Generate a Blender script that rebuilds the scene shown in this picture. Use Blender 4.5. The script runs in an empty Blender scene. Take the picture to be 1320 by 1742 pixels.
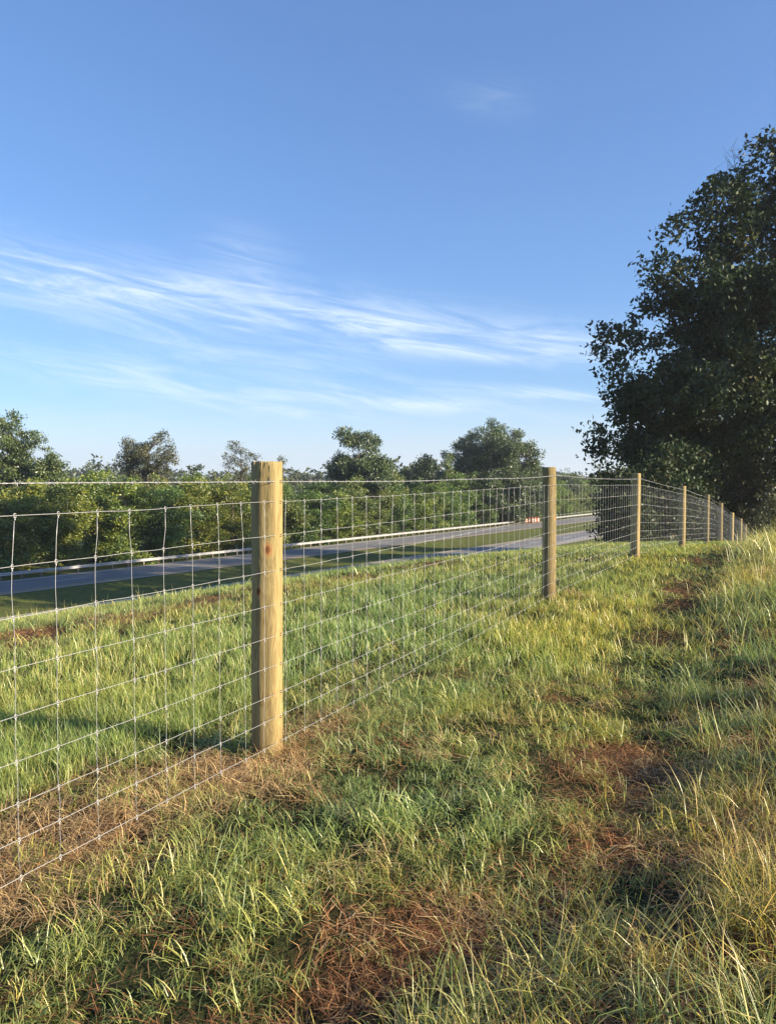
import bpy, math, random
import numpy as np
from mathutils import Vector

R = math.radians
col = bpy.context.scene.collection
sc = bpy.context.scene

# ------------------------------------------------------------------ camera
CAM_Z = 1.4
PITCH = math.atan(56 / 1320.0)          # horizon a little above the middle of the frame
cam = bpy.data.cameras.new('camera'); cam.sensor_fit = 'HORIZONTAL'; cam.sensor_width = 36; cam.lens = 36
cam.clip_start = 0.05; cam.clip_end = 6000
cam_o = bpy.data.objects.new('camera', cam); col.objects.link(cam_o)
cam_o.location = (0, 0, CAM_Z); cam_o.rotation_euler = (R(90) - PITCH, 0, 0)
sc.camera = cam_o

# ------------------------------------------------------------------ light
SUN_AZ, SUN_EL = R(109), R(18.8)          # azimuth clockwise from +Y
SUNV = Vector((math.sin(SUN_AZ) * math.cos(SUN_EL), math.cos(SUN_AZ) * math.cos(SUN_EL), math.sin(SUN_EL)))
sun = bpy.data.lights.new('sun', 'SUN'); sun.energy = 5.0; sun.angle = R(0.5); sun.color = (1.0, 0.84, 0.60)
sun_o = bpy.data.objects.new('sun', sun); col.objects.link(sun_o)
sun_o.rotation_euler = SUNV.to_track_quat('Z', 'Y').to_euler(); sun_o.location = (60, -20, 40)

world = bpy.data.worlds.new('World'); sc.world = world; world.use_nodes = True
SKY_STRENGTH = 0.071
EXPOSURE = 1.32

def build_world():
    nt = world.node_tree; N = nt.nodes; L = nt.links; N.clear()
    def nd(t, **k):
        n = N.new(t)
        for a, b in k.items(): setattr(n, a, b)
        return n
    def mth(op, a, b=None, c=None, clamp=False):
        n = nd('ShaderNodeMath', operation=op, use_clamp=clamp)
        for i, v in enumerate((a, b, c)):
            if v is None: continue
            if isinstance(v, (int, float)): n.inputs[i].default_value = v
            else: L.new(v, n.inputs[i])
        return n.outputs[0]
    def ss(x, a, b):                                   # smoothstep
        n = nd('ShaderNodeMapRange', interpolation_type='SMOOTHSTEP')
        L.new(x, n.inputs[0]); n.inputs[1].default_value = a; n.inputs[2].default_value = b
        return n.outputs[0]
    sky = nd('ShaderNodeTexSky', sky_type='NISHITA'); sky.sun_disc = False
    sky.sun_elevation = SUN_EL; sky.sun_rotation = SUN_AZ
    sky.air_density = 1.0; sky.dust_density = 0.6; sky.ozone_density = 2.2; sky.altitude = 200
    hs = nd('ShaderNodeHueSaturation'); hs.inputs['Hue'].default_value = 0.505; hs.inputs['Saturation'].default_value = 1.05
    hs.inputs['Value'].default_value = 1.0
    L.new(sky.outputs[0], hs.inputs['Color'])
    tc = nd('ShaderNodeTexCoord'); sep = nd('ShaderNodeSeparateXYZ'); L.new(tc.outputs['Generated'], sep.inputs[0])
    az = mth('ARCTAN2', sep.outputs[0], sep.outputs[1])
    el = mth('ARCSINE', sep.outputs[2])
    # cirrus sheet: (azimuth, elevation) in radians, slightly tilted, streaks drawn out along azimuth
    tilt = mth('ADD', el, mth('MULTIPLY', az, 0.16))
    cv = nd('ShaderNodeCombineXYZ'); L.new(mth('MULTIPLY', az, 6.0), cv.inputs[0]); L.new(mth('MULTIPLY', tilt, 48.0), cv.inputs[1])
    n1 = nd('ShaderNodeTexNoise', noise_dimensions='3D'); n1.inputs['Scale'].default_value = 1.0; n1.inputs['Detail'].default_value = 12
    n1.inputs['Roughness'].default_value = 0.68; n1.inputs['Distortion'].default_value = 0.9
    L.new(cv.outputs[0], n1.inputs['Vector'])
    cv2 = nd('ShaderNodeCombineXYZ'); L.new(mth('MULTIPLY', az, 2.1), cv2.inputs[0]); L.new(mth('MULTIPLY', tilt, 9.0), cv2.inputs[1]); cv2.inputs[2].default_value = 3.7
    n2 = nd('ShaderNodeTexNoise', noise_dimensions='3D'); n2.inputs['Scale'].default_value = 1.4; n2.inputs['Detail'].default_value = 3
    L.new(cv2.outputs[0], n2.inputs['Vector'])
    def gauss(a0, e0, ra, re, amp):
        da = mth('DIVIDE', mth('SUBTRACT', az, a0), ra); de = mth('DIVIDE', mth('SUBTRACT', mth('ADD', el, mth('MULTIPLY', mth('SUBTRACT', az, a0), 0.10)), e0), re)
        d2 = mth('ADD', mth('MULTIPLY', da, da), mth('MULTIPLY', de, de))
        return mth('MULTIPLY', mth('EXPONENT', mth('MULTIPLY', d2, -1.0)), amp)
    P = lambda px, py: (math.atan((px - 660) / 1320), math.atan((815 - py) / 1320))
    g = None
    for (px, py, ra, re, amp) in [(650, 560, .10, .028, .62), (380, 525, .22, .034, .52), (60, 510, .20, .036, .42), (420, 450, .05, .03, .25), (830, 185, .05, .02, .10), (130, 640, .16, .020, .48), (820, 605, .09, .010, .36),
                                  (700, 685, .18, .012, .66), (930, 675, .10, .008, .72), (970, 590, .10, .02, .45), (430, 690, .18, .016, .40), (880, 585, .12, .026, .34)]:
        a0, e0 = P(px, py); v = gauss(a0, e0, ra, re, amp); g = v if g is None else mth('ADD', g, v)
    broad = mth('MULTIPLY', ss(n2.outputs[0], 0.5, 0.78), mth('MULTIPLY', ss(el, 0.02, 0.12), mth('SUBTRACT', 1.0, ss(el, 0.13, 0.24))))
    g = mth('MINIMUM', mth('ADD', g, mth('MULTIPLY', broad, 0.4)), 0.95)
    wisp = ss(n1.outputs[0], 0.34, 0.74)
    cov = mth('MULTIPLY', g, mth('ADD', mth('MULTIPLY', wisp, 1.05), 0.10), clamp=True)
    hz = mth('SUBTRACT', 1.0, ss(el, -0.02, 0.13))          # pale low air towards the horizon
    cloud = nd('ShaderNodeRGB'); cloud.outputs[0].default_value = (5.6, 6.3, 7.2, 1)
    low = nd('ShaderNodeRGB'); low.outputs[0].default_value = (5.3, 5.8, 6.7, 1)
    m0 = nd('ShaderNodeMix', data_type='RGBA'); L.new(mth('MULTIPLY', hz, 0.72), m0.inputs[0]); tn = nd('ShaderNodeMix', data_type='RGBA', blend_type='MULTIPLY'); tn.inputs[0].default_value = 1.0; gm = nd('ShaderNodeGamma'); gm.inputs[1].default_value = .72; L.new(hs.outputs[0], gm.inputs[0]); L.new(gm.outputs[0], tn.inputs[6]); tn.inputs[7].default_value = (.99, 1.36, 1.87, 1); L.new(tn.outputs[2], m0.inputs[6]); L.new(low.outputs[0], m0.inputs[7])
    m1 = nd('ShaderNodeMix', data_type='RGBA'); L.new(cov, m1.inputs[0]); L.new(m0.outputs[2], m1.inputs[6]); L.new(cloud.outputs[0], m1.inputs[7])
    bg = nd('ShaderNodeBackground'); bg.inputs[1].default_value = SKY_STRENGTH; L.new(m1.outputs[2], bg.inputs[0])
    out = nd('ShaderNodeOutputWorld'); L.new(bg.outputs[0], out.inputs[0])
build_world()
sc.view_settings.view_transform = 'Standard'; sc.view_settings.look = 'None'
sc.view_settings.exposure = EXPOSURE; sc.view_settings.gamma = 1; sc.view_settings.use_curve_mapping = False
sc.render.engine = 'CYCLES'
sc.cycles.max_bounces = 6; sc.cycles.diffuse_bounces = 3; sc.cycles.transmission_bounces = 4; sc.cycles.transparent_max_bounces = 8
sc.cycles.caustics_reflective = False; sc.cycles.caustics_refractive = False

# ------------------------------------------------------------------ helpers
def tag(o, label=None, cat=None, group=None, kind=None):
    if label: o['label'] = label
    if cat: o['category'] = cat
    if group: o['group'] = group
    if kind: o['kind'] = kind
    return o

def empty(name, loc=(0, 0, 0), rz=0.0, scale=1.0):
    o = bpy.data.objects.new(name, None); col.objects.link(o); o.location = loc; o.rotation_euler = (0, 0, rz)
    o.scale = (scale,) * 3 if isinstance(scale, (int, float)) else scale
    o.empty_display_size = 0.2
    return o

def mesh_arr(name, V, F, mat=None, smooth=False, attrs=None):
    """V (n,3); F list of index arrays, each (m,k); attrs {name: (n,4) colours on points}"""
    V = np.asarray(V, np.float32)
    me = bpy.data.meshes.new(name); me.vertices.add(len(V)); me.vertices.foreach_set('co', V.ravel())
    if isinstance(F, np.ndarray): F = [F]
    F = [np.asarray(f, np.int32) for f in F if len(f)]
    li = np.concatenate([f.ravel() for f in F]); tot = np.concatenate([np.full(len(f), f.shape[1], np.int32) for f in F])
    st = np.concatenate(([0], np.cumsum(tot)[:-1])).astype(np.int32)
    me.loops.add(len(li)); me.loops.foreach_set('vertex_index', li)
    me.polygons.add(len(tot)); me.polygons.foreach_set('loop_start', st); me.polygons.foreach_set('loop_total', tot)
    if smooth: me.polygons.foreach_set('use_smooth', np.ones(len(tot), bool))
    if attrs:
        for k, a in attrs.items():
            at = me.attributes.new(k, 'FLOAT_COLOR', 'POINT'); at.data.foreach_set('color', np.asarray(a, np.float32).ravel())
    me.update(calc_edges=True)
    if mat: me.materials.append(mat)
    return me

def obj(name, me, parent=None, loc=None):
    o = bpy.data.objects.new(name, me); col.objects.link(o)
    if parent: o.parent = parent
    if loc is not None: o.location = loc
    return o

class MB:
    """collects tubes, boxes and sheets and builds one mesh"""
    def __init__(s): s.V = []; s.Q = []; s.T = []; s.n = 0
    def add(s, V, Q=None, T=None):
        s.V.append(np.asarray(V, float))
        if Q is not None and len(Q): s.Q.append(np.asarray(Q) + s.n)
        if T is not None and len(T): s.T.append(np.asarray(T) + s.n)
        s.n += len(V); return s
    def tube(s, pts, rad, sides=6, caps=True):
        P = np.asarray(pts, float); n = len(P); r = np.broadcast_to(np.asarray(rad, float), (n,))
        d = np.gradient(P, axis=0); d /= np.linalg.norm(d, axis=1)[:, None] + 1e-12
        ref = np.array([0, 0, 1.0]) if abs(d[:, 2]).mean() < 0.8 else np.array([1.0, 0, 0])
        a = np.cross(d, ref); a /= np.linalg.norm(a, axis=1)[:, None] + 1e-12; b = np.cross(a, d)
        th = np.arange(sides) / sides * 2 * math.pi
        V = P[:, None] + r[:, None, None] * (np.cos(th)[None, :, None] * a[:, None] + np.sin(th)[None, :, None] * b[:, None])
        i = np.arange(n - 1)[:, None] * sides; j = np.arange(sides)[None]; j2 = (j + 1) % sides
        Q = np.stack([i + j, i + sides + j, i + sides + j2, i + j2], -1).reshape(-1, 4)
        V = V.reshape(-1, 3); T = None
        if caps:
            V = np.vstack([V, P[:1], P[-1:]]); k = n * sides; jj = np.arange(sides); jn = (jj + 1) % sides
            T = np.vstack([np.stack([np.full(sides, k), jj, jn], 1), np.stack([np.full(sides, k + 1), (n - 1) * sides + jn, (n - 1) * sides + jj], 1)])
        return s.add(V, Q, T)
    def box(s, c, size, ax=None):
        c = np.asarray(c, float); h = np.asarray(size, float) / 2
        A = np.eye(3) if ax is None else np.asarray(ax, float)
        sg = np.array([[x, y, z] for x in (-1, 1) for y in (-1, 1) for z in (-1, 1)], float)
        V = c + (sg * h) @ A
        return s.add(V, [[0, 1, 3, 2], [4, 6, 7, 5], [0, 4, 5, 1], [2, 3, 7, 6], [0, 2, 6, 4], [1, 5, 7, 3]])
    def prism(s, prof, p0, p1, side, up):
        """profile [(a,b)] along side/up swept from p0 to p1"""
        k = len(prof); side = np.asarray(side, float); up = np.asarray(up, float)
        o = np.array([a * side + b * up for a, b in prof])
        V = np.vstack([np.asarray(p0) + o, np.asarray(p1) + o]); j = np.arange(k - 1)
        return s.add(V, np.stack([j, j + 1, k + j + 1, k + j], 1))
    def mesh(s, name, mat, smooth=False):
        return mesh_arr(name, np.vstack(s.V), [np.vstack(s.Q) if s.Q else np.zeros((0, 4)), np.vstack(s.T) if s.T else np.zeros((0, 3))], mat, smooth)
    def build(s, name, mat, parent=None, smooth=False): return obj(name, s.mesh(name, mat, smooth), parent)

def vnoise(x, y, seed=0):
    """2-D value noise in -1..1"""
    xi = np.floor(x).astype(np.int64); yi = np.floor(y).astype(np.int64); fx = x - xi; fy = y - yi
    fx = fx * fx * (3 - 2 * fx); fy = fy * fy * (3 - 2 * fy)
    def h(a, b):
        v = (a * 374761393 + b * 668265263 + seed * 974634777) & 0x7fffffff
        v = ((v ^ (v >> 13)) * 1274126177) & 0x7fffffff
        return ((v ^ (v >> 16)) & 0xffff) / 32767.5 - 1
    return (h(xi, yi) * (1 - fx) + h(xi + 1, yi) * fx) * (1 - fy) + (h(xi, yi + 1) * (1 - fx) + h(xi + 1, yi + 1) * fx) * fy
def fbm(x, y, seed=0, o=4):
    v = 0; a = 1; t = 0
    for i in range(o): v = v + a * vnoise(x * 2 ** i, y * 2 ** i, seed + i); t += a; a *= .5
    return v / t
def sstep(x, a, b): t = np.clip((x - a) / (b - a), 0, 1); return t * t * (3 - 2 * t)

# ------------------------------------------------------------------ materials
def nmat(name):
    m = bpy.data.materials.new(name); m.use_nodes = True; nt = m.node_tree; nt.nodes.clear()
    out = nt.nodes.new('ShaderNodeOutputMaterial')
    def nd(t, **k):
        n = nt.nodes.new(t)
        for a, b in k.items(): setattr(n, a, b)
        return n
    return m, nd, nt.links, out
def setin(L, sock, v):
    if hasattr(v, 'links') or hasattr(v, 'is_linked'): L.new(v, sock)
    else: sock.default_value = v
def ramp(nd, L, fac, stops):
    r = nd('ShaderNodeValToRGB'); e = r.color_ramp.elements
    while len(e) > 1: e.remove(e[-1])
    e[0].position = stops[0][0]; e[0].color = (*stops[0][1], 1)
    for p, c in stops[1:]: x = e.new(p); x.color = (*c, 1)
    L.new(fac, r.inputs[0]); return r.outputs[0]
def noise(nd, L, scale, detail=4, rough=.55, vec=None, dist=0):
    n = nd('ShaderNodeTexNoise'); n.inputs['Scale'].default_value = scale; n.inputs['Detail'].default_value = detail
    n.inputs['Roughness'].default_value = rough; n.inputs['Distortion'].default_value = dist
    if vec is not None: L.new(vec, n.inputs['Vector'])
    return n.outputs[0]
def mixc(nd, L, f, a, b, mode='MIX'):
    n = nd('ShaderNodeMix', data_type='RGBA', blend_type=mode)
    for i, v in ((0, f), (6, a), (7, b)):
        if isinstance(v, (tuple, list)): v = (*v[:3], 1)
        setin(L, n.inputs[i], v)
    return n.outputs[2]
def mathn(nd, L, op, a, b=0.0, clamp=False):
    n = nd('ShaderNodeMath', operation=op, use_clamp=clamp); setin(L, n.inputs[0], a); setin(L, n.inputs[1], b); return n.outputs[0]
def simple(name, c, rough=.6, metal=0.0, var=.12, nscale=20, bump=0.0, spec=.4):
    m, nd, L, out = nmat(name); p = nd('ShaderNodeBsdfPrincipled'); tc = nd('ShaderNodeTexCoord')
    f = noise(nd, L, nscale, 5, .6, tc.outputs['Object'])
    L.new(ramp(nd, L, f, [(.3, tuple(x * (1 - var) for x in c)), (.7, tuple(min(1, x * (1 + var)) for x in c))]), p.inputs['Base Color'])
    p.inputs['Roughness'].default_value = rough; p.inputs['Metallic'].default_value = metal; p.inputs['Specular IOR Level'].default_value = spec
    if bump:
        b = nd('ShaderNodeBump'); b.inputs['Strength'].default_value = bump; b.inputs['Distance'].default_value = .02; L.new(f, b.inputs['Height']); L.new(b.outputs[0], p.inputs['Normal'])
    L.new(p.outputs[0], out.inputs[0]); return m

def leaf_mat(name, stops, trans=.3, gloss=.06, inst=False, rough=.5, use_obj=False):
    """stops: colour ramp over the per-leaf random value; translucent thin leaf"""
    m, nd, L, out = nmat(name)
    at = nd('ShaderNodeAttribute'); at.attribute_name = 'bl'; sp = nd('ShaderNodeSeparateColor'); L.new(at.outputs['Color'], sp.inputs[0])
    c = ramp(nd, L, sp.outputs[0], stops)
    # older and paler tissue along the blade or from clump to clump
    k = mathn(nd, L, 'ADD', mathn(nd, L, 'MULTIPLY', sp.outputs[2], .7), .65)
    kc = nd('ShaderNodeCombineColor'); [L.new(k, kc.inputs[i]) for i in range(3)]
    c = mixc(nd, L, 1.0, c, kc.outputs[0], 'MULTIPLY')
    if inst:
        ia = nd('ShaderNodeAttribute'); ia.attribute_type = 'INSTANCER'; ia.attribute_name = 'tint'
        c = mixc(nd, L, 1.0, c, ia.outputs['Color'], 'MULTIPLY')
    if use_obj:
        oi = nd('ShaderNodeObjectInfo'); c = mixc(nd, L, 1.0, c, oi.outputs['Color'], 'MULTIPLY')
    d = nd('ShaderNodeBsdfDiffuse'); t = nd('ShaderNodeBsdfTranslucent'); g = nd('ShaderNodeBsdfGlossy'); g.inputs['Roughness'].default_value = rough
    L.new(c, d.inputs[0]); L.new(mixc(nd, L, 1.0, c, (1.15, 1.1, .6), 'MULTIPLY'), t.inputs[0]); g.inputs[0].default_value = (.9, .95, 1, 1)
    m1 = nd('ShaderNodeMixShader'); m1.inputs[0].default_value = trans; L.new(d.outputs[0], m1.inputs[1]); L.new(t.outputs[0], m1.inputs[2])
    m2 = nd('ShaderNodeMixShader'); m2.inputs[0].default_value = gloss; L.new(m1.outputs[0], m2.inputs[1]); L.new(g.outputs[0], m2.inputs[2])
    L.new(m2.outputs[0], out.inputs[0]); return m

def bark_mat(name, a, b):
    m, nd, L, out = nmat(name); p = nd('ShaderNodeBsdfPrincipled'); tc = nd('ShaderNodeTexCoord'); mp = nd('ShaderNodeMapping'); mp.inputs['Scale'].default_value = (6, 6, 1.2)
    L.new(tc.outputs['Object'], mp.inputs[0]); f = noise(nd, L, 2.0, 6, .65, mp.outputs[0])
    L.new(ramp(nd, L, f, [(.3, a), (.7, b)]), p.inputs['Base Color']); p.inputs['Roughness'].default_value = .9
    bp = nd('ShaderNodeBump'); bp.inputs['Strength'].default_value = .6; bp.inputs['Distance'].default_value = .04; L.new(f, bp.inputs['Height']); L.new(bp.outputs[0], p.inputs['Normal'])
    L.new(p.outputs[0], out.inputs[0]); return m

M = {}
M['bark'] = bark_mat('bark', (.05, .038, .028), (.16, .125, .095))
M['oak_bark'] = bark_mat('oak_bark', (.022, .018, .014), (.06, .05, .04))
M['pine_bark'] = bark_mat('pine_bark', (.07, .045, .03), (.2, .13, .09))
M['galv'] = simple('galvanised_wire', (.47, .47, .47), .45, .5, .1, 60)
M['staple'] = simple('staple_steel', (.10, .09, .085), .5, .6)
M['rail'] = simple('guardrail_steel', (.36, .365, .37), .5, .3, .12, 1.5)
M['rail_post'] = simple('guardrail_post_wood', (.24, .21, .18), .8, 0, .25, 3)
M['white_paint'] = simple('road_paint_white', (.62, .62, .6), .7, 0, .25, 3)
M['yellow_paint'] = simple('road_paint_yellow', (.55, .36, .05), .7, 0, .25, 3)
M['orange'] = simple('orange_plastic', (.75, .13, .02), .45, 0, .08)
M['white_band'] = simple('white_reflective_band', (.75, .74, .72), .4, 0, .05)
M['black'] = simple('black_rubber', (.02, .02, .02), .7, 0, .2)

# ------------------------------------------------------------------ terrain function
P0 = np.array([-0.618, 3.92]); FD = np.array([2.51, 4.90]); FD = FD / np.linalg.norm(FD); STEP = 5.5
FN = np.array([-FD[1], FD[0]])                        # to the left of the fence, towards the road
RU = np.array([.571, .821]); RU = RU / np.linalg.norm(RU); RN = np.array([RU[1], -RU[0]])
ROAD_Z = -7.6
def sq(x, y): return (x - P0[0]) * FD[0] + (y - P0[1]) * FD[1], (x - P0[0]) * FN[0] + (y - P0[1]) * FN[1]
_ts = np.arange(-60, 260, .25)
_tz = np.interp(_ts, [-60, -5, 0, 5.5, 11, 13.5, 16.5, 22, 27.5, 33, 38.5, 44, 60, 80, 120, 260], [.3, 0, 0, .03, .03, -.07, -.26, -.57, -.97, -1.55, -2.06, -2.62, -4.6, -6.6, -8.5, -12])
_k = np.exp(-.5 * (np.arange(-12, 13) / 4.0) ** 2); _k /= _k.sum(); _tz = np.convolve(np.pad(_tz, 12, 'edge'), _k, 'valid')
_qs = np.arange(-400, 400, .1)
_sl = np.where(_qs > 0, .20 * sstep(_qs, -1.0, 8.0) + .05 * sstep(_qs, 8, 14), 0)
_cz = -np.cumsum(_sl) * .1; _cz -= np.interp(0, _qs, _cz)
_cz += .22 * sstep(-_qs, 5, 14)
def smax(a, b, k): h = np.clip(.5 + .5 * (a - b) / k, 0, 1); return b + (a - b) * h + k * h * (1 - h)
TRACK = None
def track_lat(x, y):
    """signed distance from the worn track, positive on its right"""
    best = np.full(np.shape(x), 1e9); lat = np.zeros(np.shape(x))
    for (a, b) in zip(TRACK[:-1], TRACK[1:]):
        d = b - a; L2 = d @ d; t = np.clip(((x - a[0]) * d[0] + (y - a[1]) * d[1]) / L2, 0, 1); ex = x - a[0] - t * d[0]; ey = y - a[1] - t * d[1]
        dist = np.hypot(ex, ey); m = dist < best; best = np.where(m, dist, best); lat = np.where(m, np.sign(ex * d[1] - ey * d[0]) * dist, lat)
    return lat
def H(x, y):
    x = np.asarray(x, float); y = np.asarray(y, float); s, q = sq(x, y)
    se = s + .85 * np.minimum(q, 0) * sstep(s, 3, 14)
    cr = np.interp(q, _qs, _cz); hill = np.interp(se, _ts, _tz) + cr * np.where(q > 0, np.where(s < 6, .80 + .12 * sstep(s, 0, 6), .92 + .43 * sstep(s, 6, 14)), 1)
    near = 1 - sstep(np.hypot(x, y), 25, 60)
    hill = hill + near * (.030 * fbm(x * 1.1, y * 1.1, 3, 3) + .014 * fbm(x * 5, y * 5, 9, 2))
    if TRACK is not None:
        lt = track_lat(x, y); fade = 1 - sstep(s, 26, 44)
        hill = hill + near * fade * (.15 * sstep(lt, .10, 1.1) + .05 * sstep(lt, 1.3, 3.5) - .05 * np.exp(-(lt / .28) ** 2)) + near * .05 * sstep(lt, .2, .8) * fbm(x * 2.1, y * 2.1, 14, 2)
    n = x * RN[0] + y * RN[1]; d = np.hypot(x, y)
    fl = ROAD_Z - .28 * sstep(n, -58.5, -56) * sstep(-n, 49, 51.5) - .5 * sstep(-n, 69, 76)
    fl = fl + sstep(d, 220, 900) * (5 + 9 * fbm(x / 420., y / 420., 21, 3))
    z = smax(hill, fl, 1.6)
    w = sstep(-n, 37.5, 41.2)
    return z * (1 - w) + fl * w

def ray(px, py):
    vx = (px - 660) / 1320.; vz = (871 - py) / 1320.; c, s = math.cos(PITCH), math.sin(PITCH)
    return np.array([vx, c + vz * s, vz * c - s])
_gt = np.geomspace(1.2, 500, 6000)
def ground_px(px, py):
    d = ray(px, py); x, y = d[0] * _gt, d[1] * _gt; hit = CAM_Z + d[2] * _gt <= H(x, y); i = int(np.argmax(hit)) if hit.any() else len(_gt) - 1
    return x[i], y[i]
def at(px, dist, py=None):
    """a point at a given distance ahead, in the direction of a place in the photograph"""
    d = ray(px, 815 if py is None else py); d = d * (dist / d[1]); return d[0], d[1], CAM_Z + d[2]
def TN(t, n): return RU[0] * t + RN[0] * n, RU[1] * t + RN[1] * n

TRACK = [np.array(ground_px(*p)) for p in [(560, 1741), (720, 1640), (880, 1560), (1020, 1440), (1075, 1330), (1105, 1220), (1120, 1130), (1150, 1060), (1178, 1000), (1205, 960), (1228, 934)]]
TRACK = [TRACK[0] - (TRACK[1] - TRACK[0]) * 4] + TRACK + [TRACK[-1] + FD * 12, TRACK[-1] + FD * 60]
# dry and dead patches of the turf: (x, y, radius across, radius along the view, strength)
def patch(px, py, rpx, rpy, st=1.0):
    x, y = ground_px(px, py); d = math.hypot(x, y); x2, y2 = ground_px(px, py - rpy)
    return (x, y, rpx / 1320 * d, min(.75 if d < 16 else 2.2, max(.08 if d < 6 else .6, abs(math.hypot(x2, y2) - d))), st)
BROWN = [patch(*a) for a in [(720, 1600, 150, 60, 1.5), (630, 1690, 130, 60, 1.4), (880, 1690, 130, 55, .9), (1090, 1330, 85, 50, 1.5), (1040, 1420, 90, 50), (940, 1570, 120, 45, .8), (1170, 1010, 55, 38, 1.0),
         (1195, 960, 40, 20, .8), (1290, 1190, 70, 40, .8), (1240, 1275, 80, 30, .8), (1000, 1480, 90, 30, .7), (1180, 1470, 110, 40, .5), (1250, 1620, 120, 60, .5),
         (190, 1054, 48, 11, 1.8), (48, 1082, 42, 13, 1.8), (345, 1026, 48, 9, 1.4), (60, 1465, 40, 20, .8), (290, 1345, 40, 10, .7), (505, 1270, 50, 12, .9), (440, 1312, 36, 9, .8), (150, 1415, 36, 14, .7), (720, 962, 45, 5, .9), (600, 985, 60, 6, .6), (500, 1001, 50, 6, .7), (1300, 1060, 70, 30, .6), (1080, 1740, 160, 40, .6)]]
STRAW = [patch(*a) for a in [(50, 1450, 130, 55, 1.6), (190, 1395, 120, 38, 1.5), (370, 1310, 110, 30, 1.7), (480, 1285, 70, 22, 1.5), (525, 1250, 65, 22, 1.4), (10, 1500, 90, 45, 1.5), (580, 1195, 50, 12, .7), (960, 1015, 40, 8, .4),
         (150, 1340, 200, 20, .5), (1200, 1330, 90, 40, .5), (1290, 1430, 80, 60, .45), (790, 1560, 70, 40, .4)]]
def patches(L, x, y):
    v = np.zeros_like(x); d = np.hypot(x, y) + 1e-6; ux, uy = x / d, y / d
    for (cx, cy, ra, rb, st) in L:
        dx, dy = x - cx, y - cy; cd = math.hypot(cx, cy); ax, ay = cx / cd, cy / cd
        al = dx * ax + dy * ay; ac = dx * ay - dy * ax
        v = np.maximum(v, st * np.exp(-((ac / ra) ** 2 + (al / rb) ** 2)))
    return v
def dryness(x, y):
    x = np.asarray(x, float); y = np.asarray(y, float)
    b = patches(BROWN, x, y) * (1 + .45 * fbm(x * 5, y * 5, 31, 3)); s = patches(STRAW, x, y) * (1 + .9 * fbm(x * 4, y * 4, 41, 3))
    ss_, qq = sq(x, y)
    lt = track_lat(x, y); rough = sstep(lt, .05, .55)                      # the unmown bank right of the track
    b = np.maximum(b, .5 * np.exp(-(lt / .25) ** 2) * sstep(fbm(x * 1.3, y * 1.3, 57, 3), -.3, .25) * (1 - .5 * sstep(ss_, 15, 22)))
    b = np.maximum(b, rough * .7 * sstep(fbm(x * 2.4, y * 2.4, 51, 4), .05, .4))
    far = sstep(qq, 2.2, 4.0) * (1 - sstep(ss_, 5, 9))
    b = np.maximum(b, far * .4 * sstep(fbm(x * 1.4, y * 1.4, 61, 4), .2, .55))
    return np.clip(b, 0, 1), np.clip(s, 0, 1), rough

# ------------------------------------------------------------------ ground sheet
def axis(lo, hi, c, d0, g):
    out = [c]; st = d0
    while out[-1] < hi: out.append(out[-1] + st); st = min(st * g, 90)
    dn = [c]; st = d0
    while dn[-1] > lo: dn.append(dn[-1] - st); st = min(st * g, 90)
    return np.array(dn[::-1] + out[1:])
def ground_material():
    m, nd, L, out = nmat('turf_soil'); p = nd('ShaderNodeBsdfPrincipled'); tc = nd('ShaderNodeTexCoord'); ob = tc.outputs['Object']
    at_ = nd('ShaderNodeAttribute'); at_.attribute_name = 'dry'; sp = nd('ShaderNodeSeparateColor'); L.new(at_.outputs['Color'], sp.inputs[0])
    f1 = noise(nd, L, 9, 8, .7, ob); f2 = noise(nd, L, .25, 5, .6, ob); f3 = noise(nd, L, 60, 4, .7, ob); f4 = noise(nd, L, 1.7, 6, .7, ob)
    soil = ramp(nd, L, f1, [(.3, (.030, .018, .010)), (.55, (.075, .042, .022)), (.75, (.13, .075, .038))])
    under = ramp(nd, L, f1, [(.3, (.018, .026, .009)), (.6, (.04, .052, .018)), (.8, (.075, .075, .03))])
    mead = ramp(nd, L, f4, [(.28, (.045, .075, .018)), (.5, (.10, .135, .03)), (.72, (.17, .18, .05))])
    mead = mixc(nd, L, mathn(nd, L, 'MULTIPLY', f2, .5), mead, (.16, .13, .05))
    c = mixc(nd, L, sp.outputs[0], under, soil); c = mixc(nd, L, sp.outputs[2], c, mead)
    L.new(c, p.inputs['Base Color']); p.inputs['Roughness'].default_value = .95; p.inputs['Specular IOR Level'].default_value = .1
    h = mathn(nd, L, 'ADD', f1, mathn(nd, L, 'MULTIPLY', f3, .4))
    b = nd('ShaderNodeBump'); b.inputs['Strength'].default_value = .9; b.inputs['Distance'].default_value = .04; L.new(h, b.inputs['Height'])
    b2 = nd('ShaderNodeBump'); b2.inputs['Strength'].default_value = .8; b2.inputs['Distance'].default_value = .35; L.new(f4, b2.inputs['Height']); L.new(b.outputs[0], b2.inputs['Normal'])
    L.new(b2.outputs[0], p.inputs['Normal']); L.new(p.outputs[0], out.inputs[0]); return m
gx = axis(-2600, 2600, 0, .12, 1.05); gy = axis(-300, 3600, 4.0, .12, 1.046)
GX, GY = np.meshgrid(gx, gy); GZ = H(GX, GY)
nx, ny = len(gx), len(gy); I = np.arange(nx * ny).reshape(ny, nx)
Q = np.stack([I[:-1, :-1], I[:-1, 1:], I[1:, 1:], I[1:, :-1]], -1).reshape(-1, 4)
b_, s_, r_ = dryness(GX, GY); farm = sstep(np.hypot(GX, GY), 18, 34)
dry = np.stack([np.clip(b_ + s_ * .8, 0, 1), s_, farm, np.ones_like(b_)], -1).reshape(-1, 4)
g = obj('ground', mesh_arr('ground', np.stack([GX, GY, GZ], -1).reshape(-1, 3), Q, ground_material(), True, {'dry': dry}))
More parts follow.
